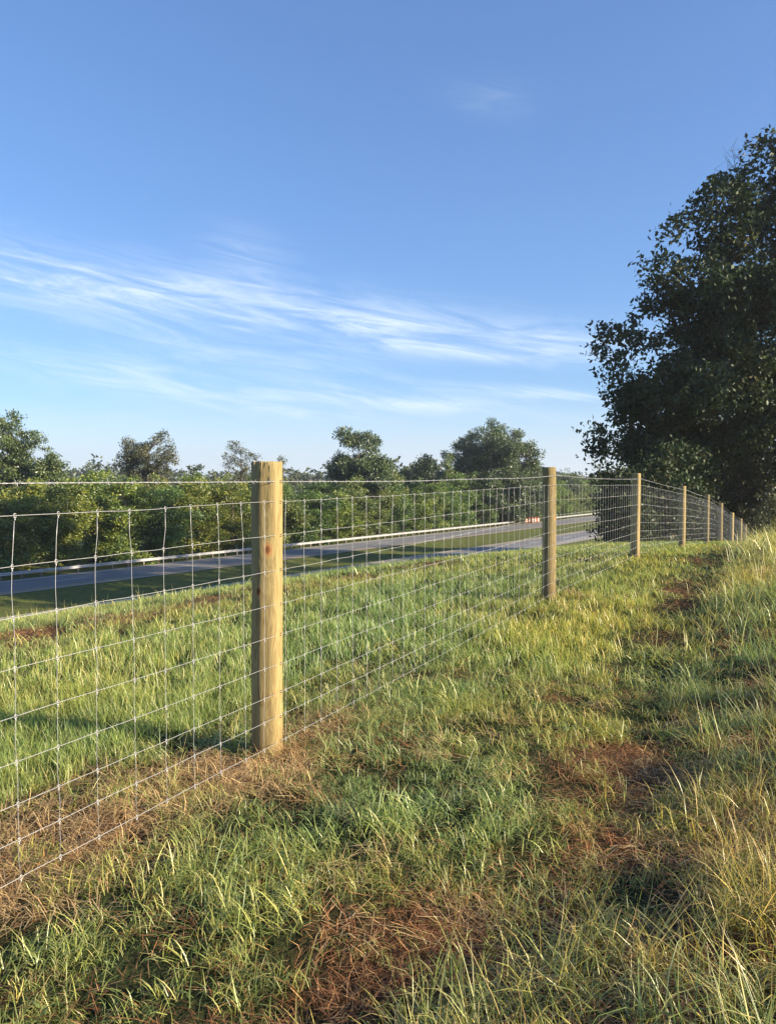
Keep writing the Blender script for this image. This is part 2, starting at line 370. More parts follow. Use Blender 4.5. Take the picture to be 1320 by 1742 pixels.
tag(g, 'grassy hilltop running down to the highway and far fields', 'ground', kind='structure')

# ------------------------------------------------------------------ highway
def asphalt(name, a, b):
    m, nd, L, out = nmat(name); p = nd('ShaderNodeBsdfPrincipled'); tc = nd('ShaderNodeTexCoord'); ob = tc.outputs['Object']
    mp = nd('ShaderNodeMapping'); mp.inputs['Rotation'].default_value = (0, 0, math.atan2(RU[0], RU[1])); L.new(ob, mp.inputs[0])
    m2 = nd('ShaderNodeMapping'); m2.inputs['Scale'].default_value = (1.1, .03, 1); L.new(mp.outputs[0], m2.inputs[0])
    f = noise(nd, L, 1.2, 5, .6, m2.outputs[0]); f2 = noise(nd, L, 45, 4, .7, ob); f3 = noise(nd, L, .35, 5, .65, ob)
    mix = mathn(nd, L, 'ADD', mathn(nd, L, 'MULTIPLY', f, .5), mathn(nd, L, 'ADD', mathn(nd, L, 'MULTIPLY', f2, .2), mathn(nd, L, 'MULTIPLY', f3, .3)))
    L.new(ramp(nd, L, mix, [(.38, a), (.62, b)]), p.inputs['Base Color']); p.inputs['Roughness'].default_value = .8
    bp = nd('ShaderNodeBump'); bp.inputs['Strength'].default_value = .4; bp.inputs['Distance'].default_value = .01; L.new(f2, bp.inputs['Height']); L.new(bp.outputs[0], p.inputs['Normal'])
    L.new(p.outputs[0], out.inputs[0]); return m
M['asphalt'] = asphalt('asphalt', (.125, .125, .128), (.215, .212, .208))
M['shoulder'] = asphalt('shoulder_gravel', (.24, .21, .17), (.38, .34, .28))
def strip(name, n0, n1, t0, t1, z, mat, parent=None, seg=1):
    t = np.linspace(t0, t1, seg + 1); V = []
    for a in t: V += [(*TN(a, n0), z), (*TN(a, n1), z)]
    F = np.array([[2 * i, 2 * i + 2, 2 * i + 3, 2 * i + 1] for i in range(seg)])[:, ::-1]
    return obj(name, mesh_arr(name, V, F, mat), parent)
def carriageway(name, label, na, nb, inner, rw):
    """na..nb paved; rw: extra paved shoulder beyond each side"""
    e = empty(name); tag(e, label, 'road', kind='structure')
    T0, T1 = -160, 520
    strip('shoulder', na - rw[0], nb + rw[1], T0, T1, ROAD_Z + .03, M['shoulder'], e)
    strip('asphalt_surface', na, nb, T0, T1, ROAD_Z + .045, M['asphalt'], e)
    z = ROAD_Z + .055
    out_n = na + .35 if inner > 0 else nb - .35; in_n = nb - .3 if inner > 0 else na + .3
    strip('edge_line', out_n - .08, out_n + .08, T0, T1, z, M['white_paint'], e)
    strip('edge_line', in_n - .08, in_n + .08, T0, T1, z, M['yellow_paint'], e)
    mid = (out_n + in_n) / 2; dm = None
    for k in range(34):
        t = -10 + k * 12.2
        if dm is None:
            V = [(*(TN(0, -.085)), 0), (*(TN(3.2, -.085)), 0), (*(TN(3.2, .085)), 0), (*(TN(0, .085)), 0)]
            dm = mesh_arr('lane_dash', V, np.array([[0, 3, 2, 1]]), M['white_paint'])
        o = obj('lane_dash', dm, e); o.location = (*TN(t, mid), z)
carriageway('road', 'far carriageway of the divided highway beside the guardrail', -66.1, -59.3, 1, (.55, .7))
carriageway('road', 'near carriageway of the divided highway below the grassy hill', -48.2, -42.6, -1, (.9, 1.5))

def guardrail(label, t0, n_sec, n=-67.0):
    e = empty('guardrail', (*TN(t0, n), ROAD_Z)); tag(e, label, 'guardrail', 'steel guardrails of the far carriageway')
    side = np.array([RN[0], RN[1], 0.]); up = np.array([0, 0, 1.]); along = np.array([RU[0], RU[1], 0.])
    prof = [(0, -.155), (.03, -.14), (.08, -.10), (.08, -.06), (.02, -.02), (.02, .02), (.08, .06), (.08, .10), (.03, .14), (0, .155), (-.006, .155), (.074, .08), (.014, 0), (.074, -.08), (-.006, -.155), (0, -.155)]
    bm = MB().prism(prof, up * 0, along * 3.81, side, up).mesh('beam', M['rail'])
    pm = MB().box((0, 0, .36), (.16, .2, .76), np.array([along, side, up])).mesh('post', M['rail_post'])
    blk = MB().box(side * .06, (.15, .12, .34), np.array([along, side, up])).mesh('block', M['rail_post'])
    for k in range(n_sec):
        b = obj('beam', bm, e); b.location = along * 3.81 * k + side * .13 + up * .56
        for h in range(2):
            p = obj('post', pm, e); p.location = along * (3.81 * k + 1.905 * h) + side * (-.1)
            if k < 22 and h == 0: c = obj('block', blk, p); c.location = side * .1 + up * .56
    return e
guardrail('long galvanised guardrail along the far carriageway ending near the orange barrels', 6, 35)
guardrail('short far guardrail section seen between the second and third fence posts', 160, 16)

# ------------------------------------------------------------------ grass
def blades(rng, n, Rr, h, w, lean, droop, seg=3, z0=(0, 0)):
    """n curved tapering blades rooted in a disc -> V, quads, tris, (random, along, random) per vertex"""
    a = rng.uniform(0, 2 * math.pi, n)
    rr = Rr * np.sqrt(rng.random(n)); ra = rng.uniform(0, 2 * math.pi, n)
    base = np.stack([rr * np.cos(ra), rr * np.sin(ra), rng.uniform(*z0, n) - .004], 1)
    L = rng.uniform(h[0], h[1], n) * (.75 + .5 * rng.random(n)); ln = rng.uniform(*lean, n); dr = rng.uniform(*droop, n); wd = rng.uniform(*w, n)
    tw = a + math.pi / 2 + rng.normal(0, .5, n)
    V = np.zeros((n, 2 * seg + 1, 3)); A = np.zeros((n, 2 * seg + 1, 3))
    dx, dy = np.cos(a), np.sin(a); sx, sy = np.cos(tw), np.sin(tw)
    ang0 = math.pi / 2 - ln * .6; px = np.zeros(n); pz = np.zeros(n)
    for k in range(seg + 1):
        if k:
            th = ang0 - (ln * .8 + dr) * ((k - .5) / seg) ** 1.2; px = px + np.cos(th) * L / seg; pz = pz + np.sin(th) * L / seg
        pz = np.maximum(pz, -base[:, 2] + .004)
        c = base + np.stack([dx * px, dy * px, pz], 1); ww = wd * (1 - (k / seg) ** 1.7) * (.75 + .25 * min(1, k * 2 / seg)) / 2
        off = np.stack([sx * ww, sy * ww, np.zeros(n)], 1)
        if k < seg: V[:, 2 * k] = c - off; V[:, 2 * k + 1] = c + off; A[:, 2 * k:2 * k + 2, 1] = k / seg
        else: V[:, 2 * k] = c; A[:, 2 * k, 1] = 1
    A[..., 0] = rng.random(n)[:, None]; A[..., 2] = rng.random(n)[:, None]
    m = 2 * seg + 1; o = (np.arange(n) * m)[:, None]
    Qf = np.concatenate([o + np.array([2 * k, 2 * k + 1, 2 * k + 3, 2 * k + 2]) for k in range(seg - 1)]) if seg > 1 else np.zeros((0, 4), int)
    Tf = o + np.array([2 * seg - 2, 2 * seg - 1, 2 * seg])
    return V.reshape(-1, 3), Qf, Tf, A.reshape(-1, 3)
def lods(rng, spec, kinds=6, near_seg=3):
    """three levels of the same tuft: fewer, wider blades with distance. spec: [(n, R, h, w, lean, droop, z0)]"""
    out = []
    for f, wf, seg in ((1.0, 1.0, near_seg), (.50, 1.62, 2), (.25, 2.65, 2)):
        ps = []
        for _ in range(kinds):
            Vs, Qs, Ts, As, n = [], [], [], [], 0
            for (c, Rr, h, w, ln, dr, z0) in spec:
                k = max(2, round(c * f)); V, Qf, Tf, A = blades(rng, k, Rr, h, (w[0] * wf, w[1] * wf), ln, dr, seg, z0)
                Vs.append(V); Qs.append(Qf + n); Ts.append(Tf + n); As.append(A); n += len(V)
            ps.append((np.vstack(Vs), np.vstack(Qs), np.vstack(Ts), np.vstack(As)))
        out.append(ps)
    return out
TRIS = [0]
def scatter(name, label, cat, mat, levels, stops, xy, sxy, sz, tint, tilt=.12, seed=1):
    """plants a tuft at every point: all blades of one kind make one mass"""
    rng = np.random.default_rng(seed); d = np.hypot(xy[:, 0], xy[:, 1]); lev = np.digitize(d, LOD_D); z = H(xy[:, 0], xy[:, 1])
    Vs, Qs, Ts, Cs, n = [], [], [], [], 0
    sp = np.array([p for p, c in stops]); scol = np.array([c for p, c in stops])
    for li in range(3):
        pick = rng.integers(0, len(levels[li]), len(xy))
        for k, (V, Qf, Tf, A) in enumerate(levels[li]):
            ix = np.nonzero((lev == li) & (pick == k))[0]; m = len(ix)
            if not m: continue
            a = rng.uniform(0, 2 * math.pi, m); ca, sa = np.cos(a)[:, None], np.sin(a)[:, None]; tx, ty = rng.normal(0, tilt, (2, m, 1))
            x, y, zz = V[:, 0] * sxy[ix, None], V[:, 1] * sxy[ix, None], V[:, 2] * sz[ix, None]
            x, y = x * ca - y * sa, x * sa + y * ca
            W = np.stack([xy[ix, 0, None] + x + tx * zz, xy[ix, 1, None] + y + ty * zz, z[ix, None] + zz], -1)
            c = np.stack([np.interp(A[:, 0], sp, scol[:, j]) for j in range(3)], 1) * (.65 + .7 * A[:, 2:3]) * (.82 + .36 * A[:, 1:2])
            C = c[None] * tint[ix][:, None, :] * rng.uniform(.85, 1.15, (m, 1, 1))
            off = (np.arange(m) * len(V))[:, None, None] + n
            Qs.append((Qf[None] + off).reshape(-1, 4)); Ts.append((Tf[None] + off).reshape(-1, 3)); Vs.append(W.reshape(-1, 3)); Cs.append(C.reshape(-1, 3)); n += m * len(V)
    C = np.vstack(Cs); C = np.hstack([C, np.ones((len(C), 1))])
    q, t = np.vstack(Qs), np.vstack(Ts); TRIS[0] += 2 * len(q) + len(t)
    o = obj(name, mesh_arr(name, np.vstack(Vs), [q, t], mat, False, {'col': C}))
    return tag(o, label, cat, kind='stuff')
def blade_mat(name, trans, gloss, rough):
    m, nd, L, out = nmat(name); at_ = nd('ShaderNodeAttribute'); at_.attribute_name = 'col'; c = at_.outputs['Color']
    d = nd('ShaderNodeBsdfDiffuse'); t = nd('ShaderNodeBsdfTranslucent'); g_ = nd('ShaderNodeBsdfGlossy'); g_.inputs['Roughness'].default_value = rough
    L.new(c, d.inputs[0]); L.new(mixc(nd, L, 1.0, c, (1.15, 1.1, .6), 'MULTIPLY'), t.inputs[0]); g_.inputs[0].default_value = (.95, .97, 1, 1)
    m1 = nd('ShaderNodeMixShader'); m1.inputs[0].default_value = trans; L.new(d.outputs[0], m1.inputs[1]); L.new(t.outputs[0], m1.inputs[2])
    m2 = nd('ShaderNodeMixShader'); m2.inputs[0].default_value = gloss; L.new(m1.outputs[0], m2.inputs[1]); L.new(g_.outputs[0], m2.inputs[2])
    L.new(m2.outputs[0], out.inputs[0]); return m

LOD_D = [5.5, 12.5]
MG = {'green': blade_mat('grass_blade', .36, .05, .42), 'dead': blade_mat('dead_blade', .18, .025, .6)}
C_lawn = [(0, (.16, .235, .065)), (.4, (.25, .335, .09)), (.75, (.36, .42, .125)), (.88, (.50, .50, .19)), (1, (.60, .54, .27))]
C_coarse = [(0, (.10, .155, .045)), (.3, (.235, .30, .08)), (.65, (.41, .45, .14)), (.86, (.54, .51, .20)), (1, (.66, .57, .29))]
C_tall = [(0, (.15, .20, .055)), (.3, (.32, .345, .105)), (.6, (.52, .48, .18)), (.85, (.66, .58, .28)), (1, (.56, .36, .17))]
C_thatch = [(0, (.12, .055, .025)), (.4, (.34, .150, .060)), (.75, (.54, .28, .115)), (1, (.68, .46, .24))]
C_straw = [(0, (.24, .145, .07)), (.4, (.45, .305, .145)), (.75, (.62, .46, .235)), (1, (.72, .60, .35))]
rg = np.random.default_rng(7); NZ = (0, 0)
P_lawn = lods(rg, [(28, .07, (.06, .125), (.0017, .0031), (.1, .8), (0, .8), NZ)], near_seg=2)
P_coarse = lods(rg, [(20, .07, (.03, .075), (.0022, .0046), (.3, 1.5), (.1, 1.2), NZ), (6, .07, (.06, .12), (.0022, .0045), (.1, .9), (.1, .9), NZ), (8, .09, (.05, .13), (.002, .004), (1.4, 2.1), (.1, .5), (.01, .05))], 8)
P_tall = lods(rg, [(1, .05, (.30, .42), (.0016, .0022), (.05, .3), (.1, .4), NZ), (20, .07, (.12, .27), (.0022, .0046), (.1, .9), (.2, 1.5), NZ), (10, .09, (.05, .13), (.003, .005), (.4, 1.6), (.1, .8), NZ)], 8)
P_thatch = lods(rg, [(34, .11, (.06, .16), (.0016, .0036), (1.9, 2.7), (-.5, .4), (0, .035)), (5, .09, (.04, .10), (.002, .003), (.6, 1.6), (.2, .8), NZ)], near_seg=2)
P_straw = lods(rg, [(24, .10, (.06, .17), (.002, .004), (1.6, 2.6), (-.4, .5), (0, .04)), (10, .06, (.05, .12), (.002, .004), (.5, 1.4), (.2, .9), NZ)], near_seg=2)

def sample(rng, dens):
    """random points over the part of the hill the camera can see, with a margin; dens(d) per square metre"""
    out = []
    for d0, d1 in [(1.5, 2.5), (2.5, 4), (4, 5.5), (5.5, 7.5), (7.5, 10), (10, 12.5), (12.5, 16), (16, 21), (21, 28), (28, 40), (40, 56)]:
        w = .53 * d1 + .7; n = int(dens((d0 + d1) / 2) * 2 * w * (d1 - d0)); P = np.stack([rng.uniform(-w, w, n), rng.uniform(d0, d1, n)], 1)
        out.append(P[np.abs(P[:, 0]) < .53 * P[:, 1] + .7])
    P = np.vstack(out); s, q = sq(P[:, 0], P[:, 1]); n = P[:, 0] * RN[0] + P[:, 1] * RN[1]
    return P[(q < 14) & (n > -40) & (s < 52)]
def tinted(rng, xy, a, b, sc=.5, seed=70):
    f = np.clip(.5 + .9 * fbm(xy[:, 0] * sc, xy[:, 1] * sc, seed, 4) + rng.normal(0, .16, len(xy)), 0, 1)[:, None]
    return np.array(a) * (1 - f) + np.array(b) * f
def far_scale(xy): d = np.hypot(xy[:, 0], xy[:, 1]); return np.interp(d, [0, 5.5, 12, 25, 50], [1, 1.1, 1.5, 2.3, 4]), np.interp(d, [0, 5, 12, 25, 50], [1, 1, 1.0, 1.05, 1.25])
dens = lambda d: np.interp(d, [1, 3, 5.5, 8, 12, 20, 30, 50], [300, 300, 230, 132, 62, 26, 11, 4])
def fields(xy):
    x, y = xy[:, 0], xy[:, 1]; s, q = sq(x, y); b, st, ro = dryness(x, y); bare = np.clip(np.maximum(b, st), 0, 1)
    lawnw = sstep(q, .35, .9) * (1 - .75 * sstep(q, 2.4, 3.8) * (1 - sstep(s, 4, 9)))
    lt = track_lat(x, y); lawnw = np.maximum(lawnw, sstep(s, 1.2, 3.4) * sstep(-lt, .15, .6) * sstep(-q, -1.2, -.6) * .94)
    return s, q, b, st, ro, bare, lawnw

def grow():
    rng = np.random.default_rng(11)
    xy = sample(rng, dens); s, q, b, st, ro, bare, lw = fields(xy); m = rng.random(len(xy)) < lw * (1 - bare) ** 1.3; xy = xy[m]
    w, h = far_scale(xy); v = rng.uniform(.8, 1.2, len(xy)) * (.95 + .25 * fbm(xy[:, 0] * .8, xy[:, 1] * .8, 77, 3))
    scatter('lawn_grass', 'fine soft green grass beyond the wire fence', 'grass', MG['green'], P_lawn, C_lawn, xy, w * v, h * v, tinted(rng, xy, (.82, 1.0, .98), (1.28, 1.14, .85)) * (1 + sstep(-sq(xy[:, 0], xy[:, 1])[1], -.3, .3)[:, None] * np.array([.22, .10, -.10])), seed=1)
    rng = np.random.default_rng(12)
    xy = sample(rng, lambda d: dens(d) * .95); s, q, b, st, ro, bare, lw = fields(xy); m = rng.random(len(xy)) < (1 - .92 * lw) * (1 - .93 * bare) * (.28 + .72 * sstep(fbm(xy[:, 0] * 4.2, xy[:, 1] * 4.2, 55, 3), -.28, .08)) * (1 - .35 * ro); xy = xy[m]
    w, h = far_scale(xy); v = rng.uniform(.6, 1.25, len(xy)) * (.98 + .75 * fbm(xy[:, 0] * 2.6, xy[:, 1] * 2.6, 78, 3))
    scatter('coarse_grass', 'coarse mown green grass between the fence and the viewer', 'grass', MG['green'], P_coarse, C_coarse, xy, w * v, h * v, tinted(rng, xy, (.88, 1.02, 1.0), (1.28, 1.12, .78), .9) * (1 + sstep(track_lat(xy[:, 0], xy[:, 1]), .1, .7)[:, None] * np.array([.28, .10, -.02])), .18, 2)
    rng = np.random.default_rng(13)
    xy = sample(rng, lambda d: dens(d) * .8); s, q, b, st, ro, bare, lw = fields(xy)
    clus = sstep(fbm(xy[:, 0] * 2.7, xy[:, 1] * 2.7, 90, 3), -.08, .22)
    m = rng.random(len(xy)) < np.clip(ro * (.16 + .9 * clus) * (1 - .85 * bare) + .05 * (1 - lw) * clus * (1 - bare) + .3 * sstep(q, 2.6, 4) * clus * (1 - sstep(s, 5, 8)), 0, 1); xy = xy[m]
    w, h = far_scale(xy); v = rng.uniform(.5, 1.15, len(xy)) * (.95 + .55 * fbm(xy[:, 0] * 1.1, xy[:, 1] * 1.1, 91, 3)); s, q = sq(xy[:, 0], xy[:, 1]); v *= np.where(q > -1.2, .6, 1) * np.interp(np.hypot(xy[:, 0], xy[:, 1]), [0, 2.6, 5], [.85, .95, 1.1])
    scatter('tall_grass', 'tall yellowing grass tufts on the right hand bank', 'grass', MG['green'], P_tall, C_tall, xy, w * v, h * v, tinted(rng, xy, (.70, .98, .95), (1.3, 1.1, .8), .9), .2, 3)
    rng = np.random.default_rng(14)
    xy = sample(rng, lambda d: dens(d) * .7); s, q, b, st, ro, bare, lw = fields(xy); m = rng.random(len(xy)) < np.clip(b * 1.3 + .10 * (1 - lw) + .12 * ro, 0, 1); xy = xy[m]
    w, h = far_scale(xy); v = rng.uniform(.7, 1.2, len(xy))
    scatter('dead_thatch', 'reddish brown dead grass lying in patches', 'dead grass', MG['dead'], P_thatch, C_thatch, xy, w * v, h * v, tinted(rng, xy, (.75, .72, .75), (1.25, 1.2, 1.1), 2.2), .22, 4)
    rng = np.random.default_rng(15)
    xy = sample(rng, lambda d: dens(d) * 1.0); s, q, b, st, ro, bare, lw = fields(xy); m = rng.random(len(xy)) < np.clip(st * 1.2 + .045 * (1 - lw) + .10 * ro, 0, 1); xy = xy[m]
    w, h = far_scale(xy); v = rng.uniform(.6, 1.2, len(xy))
    scatter('dry_straw', 'pale dry straw lying along the foot of the fence', 'dead grass', MG['dead'], P_straw, C_straw, xy, w * v, h * v, tinted(rng, xy, (.8, .75, .7), (1.2, 1.15, 1.05), 2.2), .22, 5)
def grow_weeds():
    rng = np.random.default_rng(16); lv = lods(rng, [(9, .03, (.035, .075), (.010, .018), (1.1, 2.0), (.1, .6), (0, .03))])
    xy = sample(rng, lambda d: 18 if d < 5.5 else 10 if d < 9 else 0); s, q, b, st, ro, bare, lw = fields(xy); pt = sstep(fbm(xy[:, 0] * 1.6, xy[:, 1] * 1.6, 66, 3), -.05, .3)
    m = rng.random(len(xy)) < pt * (1 - bare) * (1 - .6 * ro); xy = xy[m]; v = rng.uniform(.6, 1.3, len(xy))
    scatter('broadleaf_weeds', 'small broad leaved weeds mixed into the coarse grass', 'weeds', MG['green'], lv, [(0, (.13, .20, .06)), (.6, (.23, .31, .09)), (1, (.36, .40, .14))], xy, v * .85, v * .85, tinted(rng, xy, (.85, 1, 1), (1.1, 1.05, .9)), .1, 6)
grow()
grow_weeds()

# ------------------------------------------------------------------ fence posts
def wood_mat(name, knots=(), tone=1.0):
    m, nd, L, out = nmat(name); p = nd('ShaderNodeBsdfPrincipled'); tc = nd('ShaderNodeTexCoord'); ob = tc.outputs['Object']
    mp = nd('ShaderNodeMapping'); mp.inputs['Scale'].default_value = (1, 1, .045); L.new(ob, mp.inputs[0])
    mp2 = nd('ShaderNodeMapping'); mp2.inputs['Scale'].default_value = (1, 1, .12); L.new(ob, mp2.inputs[0])
    f1 = noise(nd, L, 90, 6, .6, mp.outputs[0], .2); f2 = noise(nd, L, 13, 4, .55, mp2.outputs[0], 1.2); f3 = noise(nd, L, 2.2, 4, .6, ob); f4 = noise(nd, L, 260, 2, .5, mp.outputs[0])
    wv = nd('ShaderNodeMath', operation='SINE'); L.new(mathn(nd, L, 'MULTIPLY', f2, 58.0), wv.inputs[0])
    grain = mathn(nd, L, 'ADD', mathn(nd, L, 'MULTIPLY', wv.outputs[0], .10), mathn(nd, L, 'ADD', mathn(nd, L, 'MULTIPLY', f1, .40), mathn(nd, L, 'MULTIPLY', f3, .38)))
    c = ramp(nd, L, grain, [(.18, (.19 * tone, .125 * tone, .050 * tone)), (.40, (.31 * tone, .235 * tone, .100 * tone)), (.70, (.42 * tone, .33 * tone, .16 * tone))])
    c = mixc(nd, L, mathn(nd, L, 'MULTIPLY', ramp(nd, L, f3, [(.42, (0, 0, 0)), (.68, (1, 1, 1))]), .45), c, (.25 * tone, .205 * tone, .085 * tone))
    vo = nd('ShaderNodeTexVoronoi'); vo.inputs['Scale'].default_value = 9; mp3 = nd('ShaderNodeMapping'); mp3.inputs['Scale'].default_value = (1, 1, .5); L.new(ob, mp3.inputs[0]); L.new(mp3.outputs[0], vo.inputs['Vector'])
    mpc = nd('ShaderNodeMapping'); mpc.inputs['Scale'].default_value = (1, 1, .05); L.new(ob, mpc.inputs[0]); fc = noise(nd, L, 38, 3, .5, mpc.outputs[0], .4)
    crk = ramp(nd, L, fc, [(.0, (0, 0, 0)), (.485, (0, 0, 0)), (.50, (1, 1, 1)), (.515, (0, 0, 0)), (1, (0, 0, 0))]); crk = mathn(nd, L, 'MULTIPLY', crk, ramp(nd, L, f3, [(.45, (0, 0, 0)), (.6, (1, 1, 1))]))
    c = mixc(nd, L, mathn(nd, L, 'MULTIPLY', crk, .75), c, (.07, .045, .02))
    h = mathn(nd, L, 'SUBTRACT', grain, mathn(nd, L, 'MULTIPLY', crk, .8))
    for (kx, ky, kz, r) in knots:
        cv = nd('ShaderNodeVectorMath', operation='SUBTRACT'); L.new(ob, cv.inputs[0]); cv.inputs[1].default_value = (kx, ky, kz)
        sv = nd('ShaderNodeVectorMath', operation='MULTIPLY'); L.new(cv.outputs[0], sv.inputs[0]); sv.inputs[1].default_value = (1, 1, .62)
        ln = nd('ShaderNodeVectorMath', operation='LENGTH'); L.new(sv.outputs[0], ln.inputs[0]); d = mathn(nd, L, 'ADD', ln.outputs['Value'], mathn(nd, L, 'MULTIPLY', mathn(nd, L, 'SUBTRACT', f1, .5), .012))
        core = ramp(nd, L, mathn(nd, L, 'DIVIDE', d, r), [(0, (.05, .022, .01)), (.35, (.20, .085, .03)), (.6, (.40, .20, .075)), (1, (.5, .33, .13))])
        rg_ = nd('ShaderNodeMath', operation='SINE'); L.new(mathn(nd, L, 'MULTIPLY', d, 620.0), rg_.inputs[0])
        core = mixc(nd, L, mathn(nd, L, 'MULTIPLY', mathn(nd, L, 'ADD', rg_.outputs[0], 1.0), .2), core, (.16, .07, .03))
        mr = nd('ShaderNodeMapRange', interpolation_type='SMOOTHSTEP'); L.new(d, mr.inputs[0]); mr.inputs[1].default_value = r * 1.5; mr.inputs[2].default_value = r * .45
        c = mixc(nd, L, mr.outputs[0], c, core)
    sx = nd('ShaderNodeSeparateXYZ'); L.new(ob, sx.inputs[0]); dz = nd('ShaderNodeMapRange', interpolation_type='SMOOTHSTEP'); L.new(mathn(nd, L, 'ADD', sx.outputs[2], mathn(nd, L, 'MULTIPLY', mathn(nd, L, 'SUBTRACT', f2, .5), .5)), dz.inputs[0]); dz.inputs[1].default_value = .22; dz.inputs[2].default_value = .0
    c = mixc(nd, L, mathn(nd, L, 'MULTIPLY', dz.outputs[0], .6), c, (.16, .085, .04))
    L.new(c, p.inputs['Base Color']); p.inputs['Roughness'].default_value = .72; p.inputs['Specular IOR Level'].default_value = .25
    b = nd('ShaderNodeBump'); b.inputs['Strength'].default_value = .5; b.inputs['Distance'].default_value = .004; L.new(h, b.inputs['Height']); L.new(b.outputs[0], p.inputs['Normal'])
    L.new(p.outputs[0], out.inputs[0]); return m
def endgrain_mat():
    m, nd, L, out = nmat('end_grain'); p = nd('ShaderNodeBsdfPrincipled'); tc = nd('ShaderNodeTexCoord'); ob = tc.outputs['Object']
    sp = nd('ShaderNodeVectorMath', operation='LENGTH'); mp = nd('ShaderNodeMapping'); mp.inputs['Scale'].default_value = (1, 1, 0); mp.inputs['Location'].default_value = (.012, .006, 0); L.new(ob, mp.inputs[0]); L.new(mp.outputs[0], sp.inputs[0])
    f = noise(nd, L, 40, 4, .6, ob); s_ = nd('ShaderNodeMath', operation='SINE'); L.new(mathn(nd, L, 'ADD', mathn(nd, L, 'MULTIPLY', sp.outputs['Value'], 900.), mathn(nd, L, 'MULTIPLY', f, 5.)), s_.inputs[0])
    L.new(ramp(nd, L, mathn(nd, L, 'ADD', mathn(nd, L, 'MULTIPLY', s_.outputs[0], .3), .5), [(.2, (.30, .20, .10)), (.8, (.52, .41, .24))]), p.inputs['Base Color']); p.inputs['Roughness'].default_value = .85
    L.new(p.outputs[0], out.inputs[0]); return m
M['end'] = endgrain_mat()
M['splinter'] = simple('fresh_wood_fibre', (.55, .44, .26), .8, 0, .15, 80)
POST_R, POST_H = .077, 1.5
WIRE_Z = [1.297, 1.13, .957, .784, .63, .48, .3375, .21, .084]; BARB_Z = 1.40
POST_X = [-.618, 1.84, 4.38, 7.07, 9.67, 12.2, 14.79, 17.4, 19.9, 22.5]; POST_Y = [3.92 + 4.9 * i for i in range(10)]
camside = -FN                                           # the wires run on the viewer's side of the posts
def shaft_mesh(seed, mat, rough_top=False):
    rng = np.random.default_rng(seed); k = 36; th = np.arange(k) / k * 2 * math.pi; zs = np.concatenate([np.linspace(-.45, POST_H - .012, 40), [POST_H - .004, POST_H]])
    lob = sum(rng.normal(0, .0014) * np.cos((j + 2) * th + rng.uniform(0, 6)) for j in range(4))
    V = []
    for i, z in enumerate(zs):
        r = POST_R * (1.015 - .03 * z / POST_H) + lob + .0011 * vnoise(th * 3 + seed, np.full(k, z * 4.0), seed) + .0022 * vnoise(np.cos(th) * 2 + seed * 7, np.full(k, z * 2.3), seed + 3)
        if i == len(zs) - 2: r = r - .0015
        if i == len(zs) - 1: r = r - .005
        zz = np.full(k, z)
        if i >= len(zs) - 2: zz = zz + .0025 * vnoise(th * 4, np.full(k, seed * 3.3), 5) * (1 if rough_top else .5)
        V.append(np.stack([r * np.cos(th), r * np.sin(th), zz], 1))
    ring = V[-1]; V = np.vstack(V); n = len(zs); i = np.arange(n - 1)[:, None] * k; j = np.arange(k)[None]; j2 = (j + 1) % k
    Qf = np.stack([i + j, i + j2, i + k + j2, i + k + j], -1).reshape(-1, 4)
    rr = np.vstack([ring * [1, 1, 1], ring * [.55, .55, 1] + [0, 0, .002], ring * [.18, .18, 1] + [0, 0, .001]]); cz = ring[:, 2].mean()
    rr[k:, 2] = cz + .003 * vnoise(rr[k:, 0] * 60, rr[k:, 1] * 60, seed); rr = np.vstack([rr, [[0, 0, cz]]])
    i = np.arange(2)[:, None] * k; Qc = np.stack([i + j, i + j2, i + k + j2, i + k + j], -1).reshape(-1, 4); Tc = np.stack([2 * k + np.arange(k), 2 * k + (np.arange(k) + 1) % k, np.full(k, 3 * k)], 1)
    return mesh_arr('shaft', V, Qf, mat, True), mesh_arr('end_grain', rr, [Qc, Tc], M['end'], True)
ca = math.atan2(-P0[1], -P0[0])                          # towards the viewer from the nearest post
def on_post(off, z, r=POST_R): return (r * math.cos(ca + off), r * math.sin(ca + off), z)
near_wood = wood_mat('pine_post_near', tone=.97, knots=[(*on_post(0.02, 1.06), .026), (*on_post(-.62, .85), .020), (*on_post(.55, .335), .012)])
WOODS = [wood_mat('pine_post_a', [(.05, -.055, .93, .018)], .72), wood_mat('pine_post_b', [(.04, -.065, .5, .018)], 1.04), wood_mat('pine_post_c', [(.05, -.06, 1.2, .014)], .92)]
st_m = MB()
tt = np.linspace(0, math.pi, 7); st_m.tube(np.stack([.0 * tt, .006 * np.cos(tt), .004 + .006 * np.sin(tt)], 1)[:, [2, 0, 1]], .0018, 5)
st_m.tube([(-.003, 0, -.006), (.004, 0, -.006)], .0018, 5); st_m.tube([(-.003, 0, .006), (.004, 0, .006)], .0018, 5)
STAPLE = st_m.mesh('staple', M['staple'])
ORD = ['nearest', 'second', 'third', 'fourth', 'fifth', 'sixth', 'seventh', 'eighth', 'ninth']
POSTS = []
shafts = [shaft_mesh(3, near_wood, True)] + [shaft_mesh(5 + i, WOODS[i % 3]) for i in range(4)]
prnd = random.Random(4)
